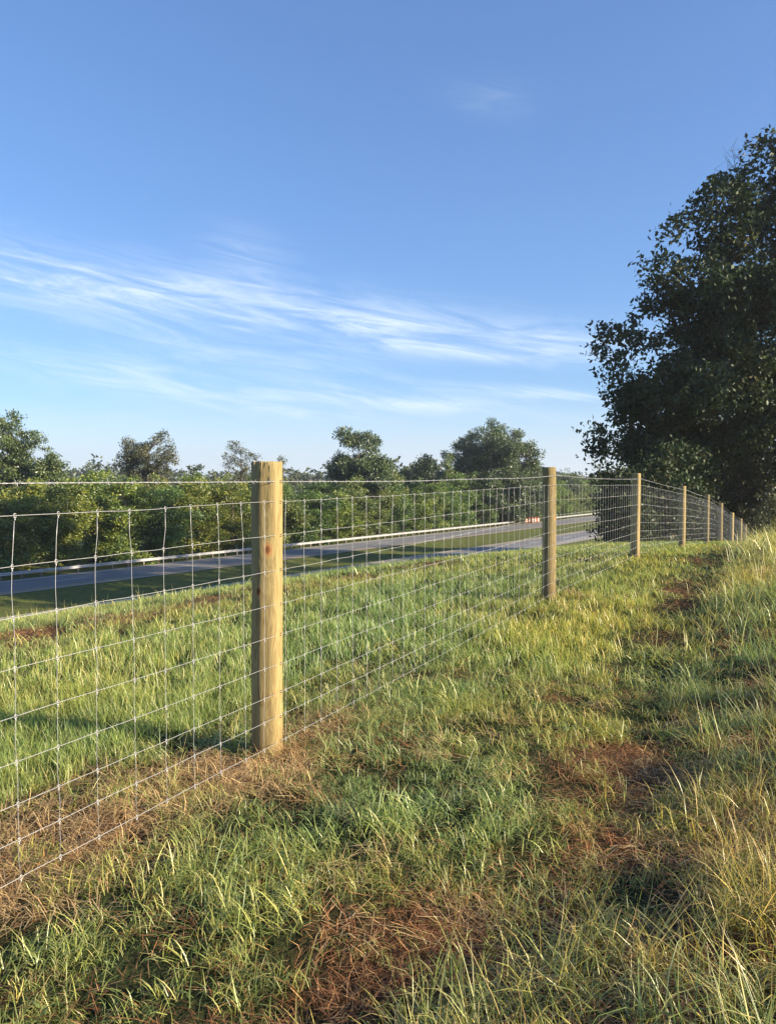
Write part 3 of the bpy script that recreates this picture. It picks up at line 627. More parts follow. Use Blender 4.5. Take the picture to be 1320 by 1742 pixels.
for i in range(9):
    p = np.array([POST_X[i], POST_Y[i]]); z = float(H(p[0], p[1]))
    e = empty('fence_post', (p[0], p[1], z), 0 if i == 0 else prnd.uniform(-.5, .5))
    hs = 1.0 if i == 0 else prnd.uniform(.985, 1.015); e.rotation_euler[0] = prnd.uniform(-.008, .008) if i else 0.0; e.rotation_euler[1] = prnd.uniform(-.008, .008) if i else .006
    lab = {0: 'nearest round yellowish pine fence post with a splintered top and two knots', 1: 'second fence post from the viewer, round weathered pine in front of the near carriageway', 2: 'third fence post from the viewer, standing in front of the dark thicket'}.get(i, ORD[i] + ' round wooden fence post from the viewer along the wire fence')
    tag(e, lab, 'fence post', 'round wooden posts of the wire fence')
    sm, em = shafts[0] if i == 0 else shafts[1 + (i - 1) % 4]
    obj('shaft', sm, e); obj('end_grain', em, e)
    POSTS.append(np.array([p[0], p[1], z]))
    if i < 4:
        az = math.atan2(camside[1], camside[0]) - e.rotation_euler[2]
        for wz in WIRE_Z + [BARB_Z]:
            s_ = obj('staple', STAPLE, e); r = POST_R * (1.015 - .03 * wz / POST_H) + .001; s_.location = (r * math.cos(az), r * math.sin(az), wz); s_.rotation_euler = (prnd.uniform(-.25, .25), 0, az)
    if i == 0:
        rs = np.random.default_rng(8)
        for off in (-.9, -.36, -.10, .06, .12, .20):
            L_ = rs.uniform(.02, .055); a = ca + off; b = MB(); tz = np.linspace(0, 1, 5); w = rs.uniform(.0010, .0024)
            r = POST_R * .99 + .002 + .006 * np.sin(tz * 2.2) * rs.uniform(.3, 1.2); sw = rs.normal(0, .05)
            b.tube(np.stack([r * np.cos(a + sw * tz), r * np.sin(a + sw * tz), POST_H + .002 - L_ * tz], 1), w * (1 - .85 * tz), 4); b.build('splinter', M['splinter'], e)
        for off, z0, z1 in ((.12, 1.43, 1.385), (-.3, 1.47, 1.42)):
            a = ca + off; b = MB(); b.tube([(POST_R * 1.001 * math.cos(a), POST_R * 1.001 * math.sin(a), z0), (POST_R * 1.002 * math.cos(a + .01), POST_R * 1.002 * math.sin(a + .01), (z0 + z1) / 2), (POST_R * 1.001 * math.cos(a), POST_R * 1.001 * math.sin(a), z1)], [.0004, .0014, .0004], 4); b.build('crack', M['staple'], e)

# ------------------------------------------------------------------ woven wire and barbed wire
S0, S1 = -STEP, STEP * 8.6
def wire_pt(s, z):
    """a point of the fence plane: s along the fence, z above the ground line that the posts give"""
    s = np.asarray(s, float); pz = np.array([0.0] + [p[2] for p in POSTS] + [float(H(*(P0 + FD * STEP * 9)))]); ps = np.arange(-1, 10) * STEP
    g_ = np.interp(s, ps, pz); xy = np.stack([np.interp(s, ps, [POST_X[0] - 2.48] + POST_X), np.interp(s, ps, [POST_Y[0] - 4.9] + POST_Y)], -1) + camside[None] * (POST_R + .0035)
    return np.concatenate([xy, (g_ + z)[..., None]], -1)
wf = empty('woven_wire_fence', (*P0, 0)); tag(wf, 'galvanised woven wire mesh stretched along the round posts', 'wire fence')
def local(P, e): return np.asarray(P) - np.array(e.location)
wr = np.random.default_rng(5); WR = .00105
ss_ = np.arange(S0, S1 + .01, .0875)
for i, z in enumerate(WIRE_Z):
    jig = .0025 * vnoise(ss_ * 7, np.full_like(ss_, i * 9.1), 3) + .006 * vnoise(ss_ * .9, np.full_like(ss_, i * 5.3), 4) - (.008 if i else .004) * np.sin((ss_ / STEP % 1) * math.pi)
    MB().tube(local(wire_pt(ss_, z + jig), wf), WR, 5).build('line_wire', M['galv'], wf, True)
def wz(i, s):
    s = np.atleast_1d(np.asarray(s, float)); z = WIRE_Z[i]
    return float((z + .0025 * vnoise(s * 7, np.full_like(s, i * 9.1), 3) + .006 * vnoise(s * .9, np.full_like(s, i * 5.3), 4) - (.008 if i else .004) * np.sin((s / STEP % 1) * math.pi))[0])
def knot_builder(b, c):
    c = np.asarray(c, float); t = np.linspace(0, 2 * math.pi, 9); f3 = np.array([FD[0], FD[1], 0]); n3 = np.array([camside[0], camside[1], 0]); u3 = np.array([0, 0, 1.])
    b.tube(c + n3 * .0015 + .0062 * (np.cos(t)[:, None] * (f3 + u3) / 1.414 + np.sin(t)[:, None] * (u3 - f3) / 1.414) * np.array([1, 1, 1.15]), .0014, 4, False)
    b.tube([c - u3 * .016 + n3 * .001, c - u3 * .009 + n3 * .001], .0023, 5); return b
KNOT = knot_builder(MB(), (0, 0, 0)).mesh('knot', M['galv'], True)
far_knots = MB(); nst = 0; SP = .175; s = -.5 * SP + .03
while s > S0 + .6: s -= SP
s = -SP * 16 + .055
while s < S1 - .05 and nst < 298:
    near = s < 4.0; drift = wr.normal(0, .006); pts = []
    for i in range(9):
        drift += wr.normal(0, .0022); so = s + drift * (i + 1) / 9 + (wr.normal(0, .008) if i == 0 else 0)
        c = wire_pt(np.array([so]), np.array([wz(i, so)]))[0]; pts.append((so, c))
    P = []
    for i in range(9):
        P.append(pts[i][1])
        if i < 8 and near: mid = (pts[i][1] + pts[i + 1][1]) / 2; mid[:2] += FD * wr.normal(0, .0025); P.append(mid)
    st = MB().tube(local(P, wf), WR * .95, 5 if near else 4).build('stay_wire', M['galv'], wf, near)
    for i in range(9):
        if near and nst < 32: k = obj('knot', KNOT, st); k.location = local(pts[i][1], wf)
        elif s < 24: knot_builder(far_knots, local(pts[i][1], wf)) if s < 7 else far_knots.box(local(pts[i][1], wf), (.006, .006, .010))
    nst += 1; s += SP
tag(far_knots.build('knots', M['galv'], wf), kind='stuff')
bw = empty('barbed_wire', (*P0, BARB_Z)); tag(bw, 'single strand of barbed wire strung above the woven mesh', 'barbed wire')
sb = np.arange(S0, S1, .02)
for ph in (0, math.pi):
    zz = BARB_Z + .0016 * np.sin(sb * 95 + ph) + .006 * vnoise(sb * .7, sb * 0 + 2, 8) - .012 * np.sin((sb / STEP % 1) * math.pi)
    Pp = wire_pt(sb, zz); Pp[:, :2] += camside * (.0016 * np.cos(sb * 95 + ph))[:, None]
    MB().tube(local(Pp, bw), .00115, 4).build('strand', M['galv'], bw, True)
far_barbs = MB(); k = 0; s = -2.9
brn = random.Random(2)
def barb(b, c):
    f3 = np.array([FD[0], FD[1], 0]); n3 = np.array([camside[0], camside[1], 0]); u3 = np.array([0, 0, 1.]); a0 = brn.uniform(0, 3.14)
    for sg in (-1, 1):
        t = np.linspace(0, 2 * math.pi * 1.2, 9); b.tube(np.asarray(c) + .0034 * (np.cos(t + a0)[:, None] * u3 + np.sin(t + a0)[:, None] * n3) + f3 * (sg * .003 + .0012 * t[:, None] * sg), .0013, 4)
        for e in (-1, 1):
            d = u3 * math.cos(a0 + sg * .7) + n3 * math.sin(a0 + sg * .7); d = d * e + f3 * .35 * sg * e; d /= np.linalg.norm(d); b.tube([np.asarray(c) + f3 * sg * .004, np.asarray(c) + f3 * sg * .004 + d * .017], [.0013, .0004], 4)
    return b
while s < 20:
    zc = BARB_Z + .006 * vnoise(np.array([s * .7]), np.array([2.0]), 8) - .012 * math.sin((s / STEP % 1) * math.pi); c = local(wire_pt(np.array([s]), zc)[0], bw)
    if s < 6: barb(MB(), (0, 0, 0)).build('barb', M['galv'], bw).location = c
    else: barb(far_barbs, c)
    s += .128
tag(far_barbs.build('barbs', M['galv'], bw), kind='stuff')

# ------------------------------------------------------------------ work zone by the far road
def barrel(px, d, label):
    x, y, _ = at(px, d); e = empty('traffic_barrel', (x, y, ROAD_Z + .03)); tag(e, label, 'traffic barrel', 'orange and white barrels beside the far carriageway')
    def lathe(name, prof, mat):
        k = 16; th = np.arange(k) / k * 2 * math.pi; V = np.vstack([np.stack([r * np.cos(th), r * np.sin(th), np.full(k, z)], 1) for r, z in prof]); i = np.arange(len(prof) - 1)[:, None] * k; j = np.arange(k)[None]; j2 = (j + 1) % k
        return obj(name, mesh_arr(name, V, np.stack([i + j, i + j2, i + k + j2, i + k + j], -1).reshape(-1, 4), mat, False), e)
    lathe('base', [(.36, 0), (.36, .06), (.30, .07)], M['black'])
    rr = [.30, .285, .275, .265, .255, .245]
    for b in range(5):
        z0, z1 = .07 + b * .175, .07 + (b + 1) * .175; lathe('band', [(rr[b], z0), (rr[b], z0 + .16), (rr[b + 1], z1)], M['orange'] if b % 2 == 0 else M['white_band'])
    lathe('lid', [(.245, .945), (.2, .97), (.02, .98)], M['orange'])
    h = MB(); tt = np.linspace(0, math.pi, 7); h.tube(np.stack([.09 * np.cos(tt), 0 * tt, .97 + .07 * np.sin(tt)], 1), .015, 5); h.build('handle', M['orange'], e)
for (px, d, l) in [(895, 159, 'leftmost orange and white traffic barrel beside the far carriageway'), (900, 160.5, 'second traffic barrel from the left by the dark sign board'), (905.5, 159.5, 'middle traffic barrel of the five by the far road'), (910, 160.5, 'fourth traffic barrel from the left beside the far road'), (915, 161, 'rightmost traffic barrel of the five by the far road')]: barrel(px, d, l)
bx, by, _ = at(901, 165); e = empty('sign_board', (bx, by, ROAD_Z - .1), -.12); tag(e, 'dark rectangular trailer board standing behind the orange barrels', 'sign board')
MB().box((0, 0, 1.75), (1.9, .12, 1.9)).build('panel', M['black'], e)
f_ = MB(); f_.box((0, 0, .62), (2.0, .14, .1)); f_.box((0, .3, .45), (1.2, 1.0, .12)); f_.build('frame', M['orange'], e)
for sx in (-.7, .7):
    MB().box((sx, 0, .35), (.1, .1, .7)).build('leg', M['orange'], e)
for sx in (-.68, .68):
    w = MB(); tt = np.linspace(0, 2 * math.pi, 15); w.tube(np.stack([np.full(15, sx), .4 + .22 * np.cos(tt), .3 + .22 * np.sin(tt)], 1), .09, 6, False); w.build('wheel', M['black'], e)

# ------------------------------------------------------------------ trees
def leaves_mesh(name, mat, C, R3, per, size, rng, narrow=.55, radial=0.0, up=.25, cj=.25):
    """C (k,3) cluster centres, R3 (k,3) cluster radii: rhombic leaves scattered round every centre"""
    k = len(C); n = k * per; ci = np.repeat(np.arange(k), per)
    g_ = rng.normal(0, .5, (n, 3)); ln = np.linalg.norm(g_, axis=1, keepdims=True); g_ = g_ / np.maximum(ln, 1e-6) * np.minimum(ln, 1.0)
    P = C[ci] + g_ * R3[ci]
    d = rng.normal(0, 1, (n, 3)); d += radial * g_ / (np.linalg.norm(g_, axis=1, keepdims=True) + 1e-6) * 2; d[:, 2] += up * .5; d /= np.linalg.norm(d, axis=1, keepdims=True)
    u = rng.normal(0, 1, (n, 3)); a = np.cross(d, u); a /= np.linalg.norm(a, axis=1, keepdims=True) + 1e-9
    L_ = (size * rng.uniform(.6, 1.3, n))[:, None]; W = L_ * narrow
    V = np.stack([P, P + d * L_ * .5 + a * W * .5, P + d * L_, P + d * L_ * .5 - a * W * .5], 1).reshape(-1, 3)
    A = np.ones((n, 4)); A[:, 0] = np.clip(rng.random(k)[ci] * (1 - cj) * 1.0 + rng.random(n) * cj, 0, 1); A[:, 1] = 0; A[:, 2] = np.clip(rng.random(k)[ci] * .7 + rng.random(n) * .15 + .07, 0, 1)
    return mesh_arr(name, V, np.arange(4 * n).reshape(-1, 4), mat, False, {'bl': np.repeat(A, 4, 0)})
def clusters(rng, lobes, n, shell=.55, hole=.0, bough=0.0):
    """cluster centres in ellipsoidal lobes (cx,cy,cz,rx,ry,rz); with bough > 0 each lobe breaks up into rounded boughs of that radius"""
    Lb = np.array(lobes, float)
    def fill(Lb, n, shell, pw):
        w = (Lb[:, 3] * Lb[:, 4] * Lb[:, 5]) ** pw; w /= w.sum(); li = rng.choice(len(Lb), n, p=w)
        d = rng.normal(0, 1, (n, 3)); d /= np.linalg.norm(d, axis=1, keepdims=True); r = (shell ** 3 + (1 - shell ** 3) * rng.random(n)) ** (1 / 3.)
        return Lb[li, :3] + d * r[:, None] * Lb[li, 3:]
    if not bough: P = fill(Lb, n, shell, .72)
    else:
        nb = max(8, n // 12); B = fill(Lb, nb, max(shell, .45), .66); r = bough * rng.uniform(.6, 1.45, nb); Bl = np.concatenate([B, np.stack([r, r, r * .72], 1)], 1)
        P = fill(Bl, n, .35, .5)
    if hole: P = P[vnoise(P[:, 0] * hole + P[:, 2] * .7 * hole, P[:, 1] * hole + P[:, 2] * .9 * hole, 17) > -.5]
    return P
def limbs(trunk, C, rng, n, r0, base_frac=.3, up=.25):
    """limbs from the trunk polyline to some of the leaf clusters"""
    b = MB(); T = np.asarray(trunk, float); seg = np.linspace(0, 1, 14); tz = np.interp(seg, np.linspace(0, 1, len(T)), np.arange(len(T)))
    path = np.stack([np.interp(tz, np.arange(len(T)), T[:, j]) for j in range(3)], 1); b.tube(path, r0 * (1 - .82 * seg) * (1 + .5 * np.exp(-seg * 18)), 9)
    for c in C[rng.choice(len(C), min(n, len(C)), replace=False)]:
        zmin, zmax = path[0, 2], path[-1, 2]; zt = np.clip(c[2] - up * np.linalg.norm(c[:2] - path[-1, :2]) - .6, zmin + base_frac * (zmax - zmin), zmax * .96 + zmin * .04)
        a = np.array([np.interp(zt, path[:, 2], path[:, j]) for j in range(3)]); a[2] = zt; m = (a + c) / 2 + rng.normal(0, .08, 3) * np.linalg.norm(c - a); m[2] += .10 * np.linalg.norm(c - a) * rng.uniform(-.6, 1)
        t = np.linspace(0, 1, 6)[:, None]; P = a * (1 - t) ** 2 + 2 * m * t * (1 - t) + c * t ** 2; ra = r0 * .34 * min(1, np.linalg.norm(c - a) / 6 + .25)
        b.tube(P, ra * (1 - .88 * t[:, 0]), 5, False)
    return b
def tree(name, loc, label, cat, lobes, nclus, cr, per, leaf, mat, trunk_h, r0, seed, nl=40, bark='bark', group=None, rz=0, narrow=.55, radial=0, shell=.5, hole=0., bough=0.0, reach=99., lean=(0, 0), base_frac=.3, up=.25, flat=.75):
    rng = np.random.default_rng(seed); e = empty(name, loc, rz); tag(e, label, cat, group)
    C = clusters(rng, lobes, nclus, shell, hole, bough); R3 = np.stack([cr * rng.uniform(.7, 1.35, len(C))] * 3, 1) * [1, 1, flat]
    trunk = [(0, 0, -.6), (lean[0] * .2, lean[1] * .2, trunk_h * .35), (lean[0] * .6, lean[1] * .6, trunk_h * .7), (lean[0], lean[1], trunk_h)]
    Cl = C[np.hypot(C[:, 0] - lean[0], C[:, 1] - lean[1]) < reach]; limbs(trunk, Cl if len(Cl) > 3 else C, rng, nl, r0, base_frac, up).build('trunk', M[bark], e, True)
    obj('crown', leaves_mesh('crown', mat, C, R3, per, leaf, rng, narrow, radial), e)
    return e
def copy_tree(root, loc, rz, scale, color, label, group):
    r = root.copy(); col.objects.link(r); r.location = loc; r.rotation_euler = (0, 0, rz); r.scale = scale
    r['label'] = label; r['group'] = group
    for ch in list(root.children):
        c = ch.copy(); col.objects.link(c); c.parent = r; c.color = (*color, 1)
    return r

ML = {}
ML['hedge'] = leaf_mat('hedge_leaf', [(0, (.060, .092, .024)), (.4, (.115, .160, .036)), (.75, (.215, .245, .050)), (1, (.33, .30, .065))], .34, .05, use_obj=True)
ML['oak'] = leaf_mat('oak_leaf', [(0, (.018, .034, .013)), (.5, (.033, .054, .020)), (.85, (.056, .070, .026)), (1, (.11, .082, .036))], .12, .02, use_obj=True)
ML['gum'] = leaf_mat('gum_leaf', [(0, (.050, .085, .026)), (.6, (.095, .138, .038)), (1, (.15, .18, .052))], .28, .06, use_obj=True)
ML['olive'] = leaf_mat('olive_leaf', [(0, (.050, .058, .026)), (.6, (.09, .098, .04)), (1, (.15, .13, .06))], .2, .05, use_obj=True)
ML['pine'] = leaf_mat('pine_needle', [(0, (.036, .062, .021)), (.5, (.075, .115, .036)), (1, (.135, .170, .054))], .12, .06, use_obj=True)
ML['bright'] = leaf_mat('bright_leaf', [(0, (.07, .115, .022)), (.6, (.12, .175, .032)), (1, (.18, .22, .05))], .32, .05, use_obj=True)
ML['far'] = leaf_mat('far_leaf', [(0, (.035, .052, .024)), (.6, (.060, .080, .034)), (1, (.095, .108, .045))], .15, .03)

# big dark oak over the far end of the fence and the grove behind it
def gz(x, y): return float(H(x, y))
ox, oy = 27.5, 48.5; oz = gz(ox, oy)
def lob(px, py, dist, rpx, rz=None, ry=None):
    """a crown lobe: centre seen at (px,py), placed dist metres ahead"""
    x, y, z = at(px, dist, py); r = rpx / 1320 * dist; return (x - ox, y - oy, z - oz, r, r if ry is None else ry, r * .85 if rz is None else rz)
oak_l = [lob(1350, 400, 47, 140), lob(1245, 410, 47, 52), lob(1440, 300, 50, 150), lob(1205, 525, 46, 95), lob(1120, 545, 47, 38), lob(1320, 560, 44, 120), lob(1095, 655, 47, 62), lob(1200, 690, 47, 110), lob(1078, 722, 48, 42, 1.5), lob(1330, 700, 50, 130), lob(1072, 598, 47, 42),
         lob(1300, 300, 48, 46), lob(1188, 388, 47, 32), lob(1450, 560, 50, 160), lob(1150, 795, 52, 95), lob(1105, 785, 50, 48, 1.4), lob(1480, 420, 52, 140), lob(1280, 800, 56, 110), lob(1168, 462, 47, 38), lob(1262, 330, 48, 34)]
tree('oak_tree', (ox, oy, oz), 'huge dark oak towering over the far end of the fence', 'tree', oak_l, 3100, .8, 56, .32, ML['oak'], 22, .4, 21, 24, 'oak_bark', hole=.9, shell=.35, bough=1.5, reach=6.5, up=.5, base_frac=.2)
# dead twigs at the top of the oak
dt = MB(); rr_ = np.random.default_rng(6)
base = np.array(at(1268, 47.5, 350)) - [ox, oy, oz]
for (px, py) in [(1228, 262), (1240, 285), (1222, 290), (1255, 268), (1236, 310), (1266, 280), (1246, 255)]:
    tip = np.array(at(px, 47.5 + rr_.normal(0, .4), py)) - [ox, oy, oz]; t = np.linspace(0, 1, 6)[:, None]; mid = (base + tip) / 2 + rr_.normal(0, .25, 3); P = base * (1 - t) ** 2 + 2 * mid * t * (1 - t) + tip * t ** 2; dt.tube(P, .05 * (1 - .85 * t[:, 0]), 4, False)
    for _ in range(4):
        a = P[rr_.integers(2, 6)]; dt.tube([a, a + rr_.normal(0, .2, 3) + [0, 0, .15], a + rr_.normal(0, .35, 3) + [0, 0, .4]], [.015, .011, .005], 3, False)
dt.build('dead_branch', M['bark'], [o for o in bpy.data.objects if o.name == 'oak_tree'][0])

def simple_lobes(h, w, rng, k=7, low=.12, cone=.3):
    out = []
    for i in range(k):
        f = low + (1 - low) * (i + .5) / k; rad = w * (1 - cone * abs(f - .45) * 2); a = rng.uniform(0, 6.28); o = rad * .45 * rng.random()
        out.append((o * math.cos(a), o * math.sin(a), h * f, rad * rng.uniform(.55, .8), rad * rng.uniform(.55, .8), h / k * rng.uniform(.8, 1.2)))
    return out
gr = random.Random(9)
proto_grove = None
for i, (x, y, h, w, lab) in enumerate([(37, 55, 21, 7.5, 'dark broadleaf tree standing to the right behind the oak at the frame edge'), (30, 66, 25, 7, 'dark shaded tree behind the oak above the last fence posts'), (35.5, 76, 23.5, 7.5, 'dark grove tree behind the oak on the slope to the road'),
                                       (30, 82, 17, 6, 'lower dark tree behind the thicket at the left foot of the oak'), (31, 91.5, 11, 5, 'small dark tree at the far left end of the shaded grove')]):
    rng = np.random.default_rng(40 + i)
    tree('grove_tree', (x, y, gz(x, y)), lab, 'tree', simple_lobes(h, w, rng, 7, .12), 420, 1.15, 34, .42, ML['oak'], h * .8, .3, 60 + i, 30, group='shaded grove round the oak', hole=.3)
# dark thicket in front of the grove, on the road side of the fence
for i, (x, y, h, w, lab) in enumerate([(12.4, 40.5, 4.4, 2.1, 'low dark thicket bush behind the third fence post, its edge over the road'), (15.6, 43.5, 6.0, 2.8, 'tall dark thicket bush behind the fourth fence post'), (19.5, 49.5, 7.0, 3.2, 'dark thicket bush behind the sixth fence post under the oak'), (25.5, 56, 7.5, 3.6, 'dark undergrowth bush behind the farthest fence posts')]):
    rng = np.random.default_rng(80 + i)
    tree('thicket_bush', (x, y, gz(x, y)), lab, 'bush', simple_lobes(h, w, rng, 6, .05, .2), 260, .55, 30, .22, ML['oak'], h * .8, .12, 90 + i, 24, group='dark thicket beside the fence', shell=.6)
for i, (px, d, h, lab) in enumerate([(1290, 50, 3.0, 'brownish sunlit shrub under the oak right of the last post'), (1325, 47, 3.8, 'brownish shrub at the right frame edge under the oak')]):
    x, y, _ = at(px, d); rng = np.random.default_rng(180 + i)
    tree('shrub', (x, y, gz(x, y)), lab, 'shrub', simple_lobes(h, 1.8, rng, 5, .05, .2), 120, .45, 26, .16, ML['olive'], h * .8, .06, 190 + i, 20, shell=.4)

# roadside hedge trees: five shapes, each copied along the guardrail
def hedge_proto(seed, h, w, per=46):
    rng = np.random.default_rng(seed); return dict(lobes=simple_lobes(h, w, rng, 9, .06, .35), seed=seed, h=h)
protos = []; hr = random.Random(12); cnt = 0
NUM = ['first', 'second', 'third', 'fourth', 'fifth', 'sixth', 'seventh', 'eighth', 'ninth', 'tenth', 'eleventh', 'twelfth', 'thirteenth', 'fourteenth', 'fifteenth', 'sixteenth', 'seventeenth', 'eighteenth', 'nineteenth', 'twentieth', 'twenty first', 'twenty second', 'twenty third', 'twenty fourth', 'twenty fifth', 'twenty sixth', 'twenty seventh', 'twenty eighth', 'twenty ninth', 'thirtieth', 'thirty first', 'thirty second', 'thirty third', 'thirty fourth', 'thirty fifth', 'thirty sixth']
def hedge_tree(t, n, sc_, color, label, group):
    global cnt
    x, y = TN(t, n); loc = (x, y, gz(x, y) - .1); rz = hr.uniform(0, 6.28); s3 = (sc_[0], sc_[0], sc_[1])
    if len(protos) < 6:
        h = 9.0; rng = np.random.default_rng(300 + len(protos))
        e = tree('roadside_tree', loc, label, 'tree', simple_lobes(h, 3.4, rng, 9, .05, .3), 540, .6, 46, .23, ML['hedge'], h * .85, .14, 400 + len(protos), 46, group=group, shell=.5, hole=.5, bough=1.0)
        protos.append(e); e.rotation_euler[2] = rz; e.scale = s3
        for ch in e.children: ch.color = (*color, 1)
    else: copy_tree(protos[cnt % 6], loc, rz, s3, color, label, group)
    cnt += 1
TONES = [(1.15, 1.12, .7), (.92, 1.08, .85), (.72, .98, .85), (1.0, 1.12, .75), (.85, .92, .9), (.62, .85, .75), (.95, 1.22, .7)]
t = 24.; i = 0
while t < 208 and i < 36:
    yel = 1 if t < 78 else 0
    tone = TONES[hr.choice([0, 0, 1, 3, 2]) if yel else hr.choice([1, 2, 4, 5, 3, 6, 2])]
    hh = hr.uniform(.80, 1.08)
    if 24 < t < 60: hh *= .95
    hedge_tree(t, -70.9 - hr.uniform(0, 1.6), (hr.uniform(1.1, 1.45), hh), tone, NUM[i] + ' roadside tree behind the guardrail counted from the left edge', 'row of trees behind the guardrail')
    i += 1; t += hr.uniform(4.6, 6.2)
    if 145.5 < t < 155.5: t = 155.6
t = 22.; i = 0
while t < 200 and i < 24:
    tone = TONES[hr.choice([0, 1, 2, 3] if t < 90 else [1, 2, 4, 5])]
    hedge_tree(t, -77 - hr.uniform(0, 3), (hr.uniform(1.0, 1.4), hr.uniform(.93, 1.16)), tone, NUM[i] + ' tree from the left in the second row behind the roadside trees', 'second row of trees behind the guardrail')
    i += 1; t += hr.uniform(6.5, 9)

# the taller trees that stand out above the hedge
def stand(px, dist, top): x, y, z = at(px, dist, top); b = gz(x, y) - .1; return (x, y, b), z - b
loc, h = stand(18, 95, 698); rng = np.random.default_rng(500)
spires = [(-4.2, 0, h * .72, 2.4, 2.4, h * .26), (-1.5, .5, h * .74, 2.1, 2.1, h * .27), (.4, -1, h * .80, 1.7, 1.9, h * .19), (2.2, .3, h * .74, 1.5, 1.6, h * .17), (3.9, -.5, h * .66, 1.2, 1.4, h * .14), (1, 0, h * .52, 4.4, 3.6, h * .24), (-3, 0, h * .45, 4.2, 3.6, h * .25), (4.6, .2, h * .54, 1.5, 1.5, h * .14)]
tree('sweetgum_tree', loc, 'tall green tree with pointed spires at the left edge of the photo', 'tree', spires, 1350, .62, 36, .29, ML['gum'], h * .85, .28, 501, 60, shell=.45, bough=1.15)
loc, h = stand(250, 118, 737)
tree('spreading_tree', loc, 'lone olive green tree with a broad ragged crown left of the nearest post', 'tree', [(-1.6, 0, h - 2.4, 2.2, 2.2, 2.1), (1.5, .4, h - 2.2, 2.3, 2.2, 2.1), (-2.9, -.4, h - 4.0, 1.7, 1.7, 1.1), (3.0, .3, h - 4.0, 1.7, 1.8, 1.4), (0, 0, h - 4.8, 3.2, 3, 1.8), (.3, 0, h - 7, 3.4, 3, 2.2)], 520, .6, 42, .26, ML['olive'], h * .86, .25, 511, 60, hole=.5, shell=.4, bough=1.1)
loc, h = stand(410, 118, 745)
tree('slender_tree', loc, 'thin airy tree just left of the nearest fence post', 'tree', [(-.9, 0, h - 1.5, .9, .9, 1.3), (-1.6, 0, h - 3.4, 1.3, 1.2, 1.5), (.9, .3, h - 2.6, 1.1, 1.1, 1.5), (2.0, .2, h - 3.2, .8, .8, 1.0), (0, 0, h - 5, 2.6, 2.2, 2.2)], 150, .55, 26, .22, ML['olive'], h * .9, .16, 521, 50, hole=.6, shell=.3)
loc, h = stand(478, 118, 775)
tree('small_tree', loc, 'small treetop peeping out right behind the nearest post', 'tree', [(0, 0, h - 1.4, .9, .9, 1.3), (.2, 0, h - 4, 1.6, 1.4, 2.2)], 70, .5, 26, .22, ML['olive'], h * .85, .12, 531, 20, shell=.3)
def pine(px, dist, top, label, wpx, seed, nwh=12, low=.42, leaf=.5, group=None):
    loc, h = stand(px, dist, top); rng = np.random.default_rng(seed); w = wpx / 1320 * dist / 2; lobes = []
    for k in range(nwh):
        f = k / (nwh - 1); z = h * (low + (1 - low) * f) - .4; rad = w * math.sqrt(max(.04, 1 - max(0, (f - .35) / .68) ** 2)) * (.78 + .22 * min(1, f * 4)); m = 5 if f < .92 else 2
        for _ in range(m):
            a = rng.uniform(0, 6.28); o = rad * rng.uniform(.35, .62) if m > 1 else 0; r = rad * rng.uniform(.42, .62) if m > 1 else rad * .8; lobes.append((o * math.cos(a), o * math.sin(a), z + rng.normal(0, .3), max(r, .5), max(r, .5), max(.6, r * .6)))
    return tree('pine_tree', loc, label, 'tree', lobes, int(90 + 13 * w * nwh), .72, 32, leaf, ML['pine'], h * .97, .22, seed + 1, 60, 'pine_bark', group, narrow=.30, radial=.9, shell=.4, bough=1.0, up=-.1, base_frac=.35, flat=.7)
pine(610, 128, 733, 'round topped pine standing alone right of the nearest post', 124, 610, 11, .40)
pine(835, 152, 714, 'tallest of the big pines left of the second fence post', 140, 624, 14, .22)
pine(790, 156, 742, 'pine on the left shoulder of the big pine clump', 100, 630, 11, .25)
pine(880, 154, 752, 'pine on the right shoulder of the big pine clump', 96, 640, 11, .2)
pine(905, 158, 784, 'lowest pine on the right edge of the big pine clump', 56, 650, 9, .2)
pine(722, 150, 783, 'small dark pine left of the bright green tree', 42, 660, 8, .35)
pine(690, 165, 800, 'smaller far pine left of the bright green tree', 30, 670, 7, .35)
pine(968, 190, 800, 'small pine seen just right of the second fence post', 46, 680, 8, .2)
loc, h = stand(760, 146, 778); rng = np.random.default_rng(700)
tree('bright_tree', loc, 'bright yellow green tree in front of the big pine clump', 'tree', simple_lobes(h, 2.8, rng, 9, .3, .5), 240, .6, 34, .26, ML['bright'], h * .85, .15, 701, 30, hole=.4)

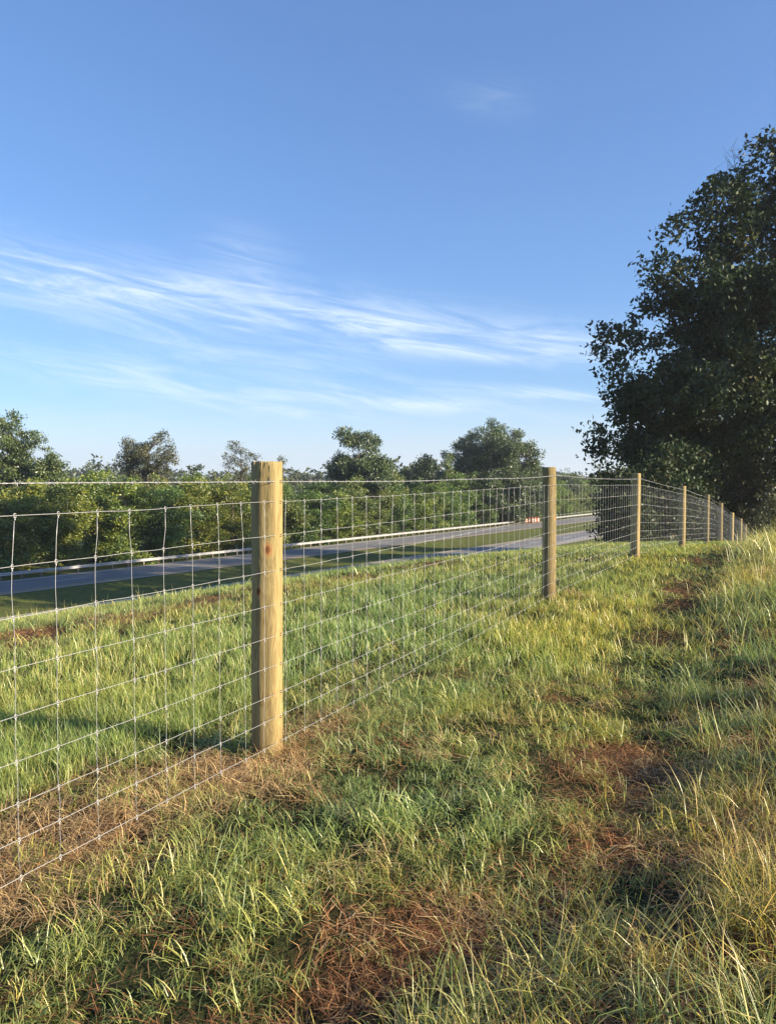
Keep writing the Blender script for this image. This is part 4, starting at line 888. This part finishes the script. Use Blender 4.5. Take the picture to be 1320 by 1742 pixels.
# distant woodland beyond the fields
def far_wood():
    rng = np.random.default_rng(800); C = []; R3 = []
    for _ in range(420):
        px = rng.uniform(-260, 1320); d = rng.uniform(260, 470); x, y, _z = at(px, d); b = gz(x, y); h = rng.uniform(9, 15.5) * (1 + .15 * math.sin(px * .011)); w = rng.uniform(3, 5); k = 22
        f = rng.random(k) ** .8; a = rng.uniform(0, 6.28, k); r = w * np.sqrt(rng.random(k)) * (1 - .55 * f ** 2); C.append(np.stack([x + r * np.cos(a), y + r * np.sin(a), b + h * (.1 + .88 * f)], 1)); R3.append(np.tile([1.5, 1.5, 1.3], (k, 1)))
    o = obj('distant_woodland', leaves_mesh('distant_woodland', ML['far'], np.vstack(C), np.vstack(R3), 6, 1.5, rng, .6)); tag(o, 'hazy line of distant woods on the horizon', 'woodland', kind='stuff')
far_wood()

# small weeds: a stalk on the brow of the hill and tufts on the median edge
def weed(name, x, y, h, label, nl, seed, mat):
    rng = np.random.default_rng(seed); e = empty(name, (x, y, gz(x, y))); tag(e, label, 'weed'); b = MB(); t = np.linspace(0, 1, 5)
    b.tube(np.stack([.03 * np.sin(t * 2), .02 * t, h * t], 1), .004 * (1 - .7 * t), 4); b.build('stem', mat and ML['bright'], e)
    C = np.stack([rng.normal(0, h * .14, nl), rng.normal(0, h * .14, nl), h * rng.uniform(.3, 1, nl)], 1); obj('foliage', leaves_mesh('foliage', ML['bright'], C, np.full((nl, 3), h * .08), 5, h * .14, rng, .4), e)
x, y = ground_px(575, 972); weed('leafy_weed', x, y, .32, 'leafy weed stalk on the brow of the hill right of the nearest post', 14, 5, True)
x, y = TN(54, -58.3); weed('roadside_weed', x, y, .8, 'small dark weed on the median edge of the far road', 16, 6, True)
x, y = TN(71, -58.4); weed('roadside_weed', x, y, .7, 'smaller weed farther along the median edge of the far road', 14, 7, True)

# ------------------------------------------------------------------ morning air
def haze():
    m = bpy.data.materials.new('morning_haze'); m.use_nodes = True; nt = m.node_tree; nt.nodes.clear(); out = nt.nodes.new('ShaderNodeOutputMaterial'); v = nt.nodes.new('ShaderNodeVolumePrincipled')
    v.inputs['Color'].default_value = (.90, .94, 1, 1); v.inputs['Density'].default_value = .0003; v.inputs['Anisotropy'].default_value = .3; nt.links.new(v.outputs[0], out.inputs['Volume'])
    b = MB(); z0, z1 = -40, 40; b.box((0, 400, (z0 + z1) / 2), (1800, 1500, z1 - z0)); o = b.build('haze', m); tag(o, 'thin morning haze in the air over the fields', 'haze', kind='stuff')
haze()
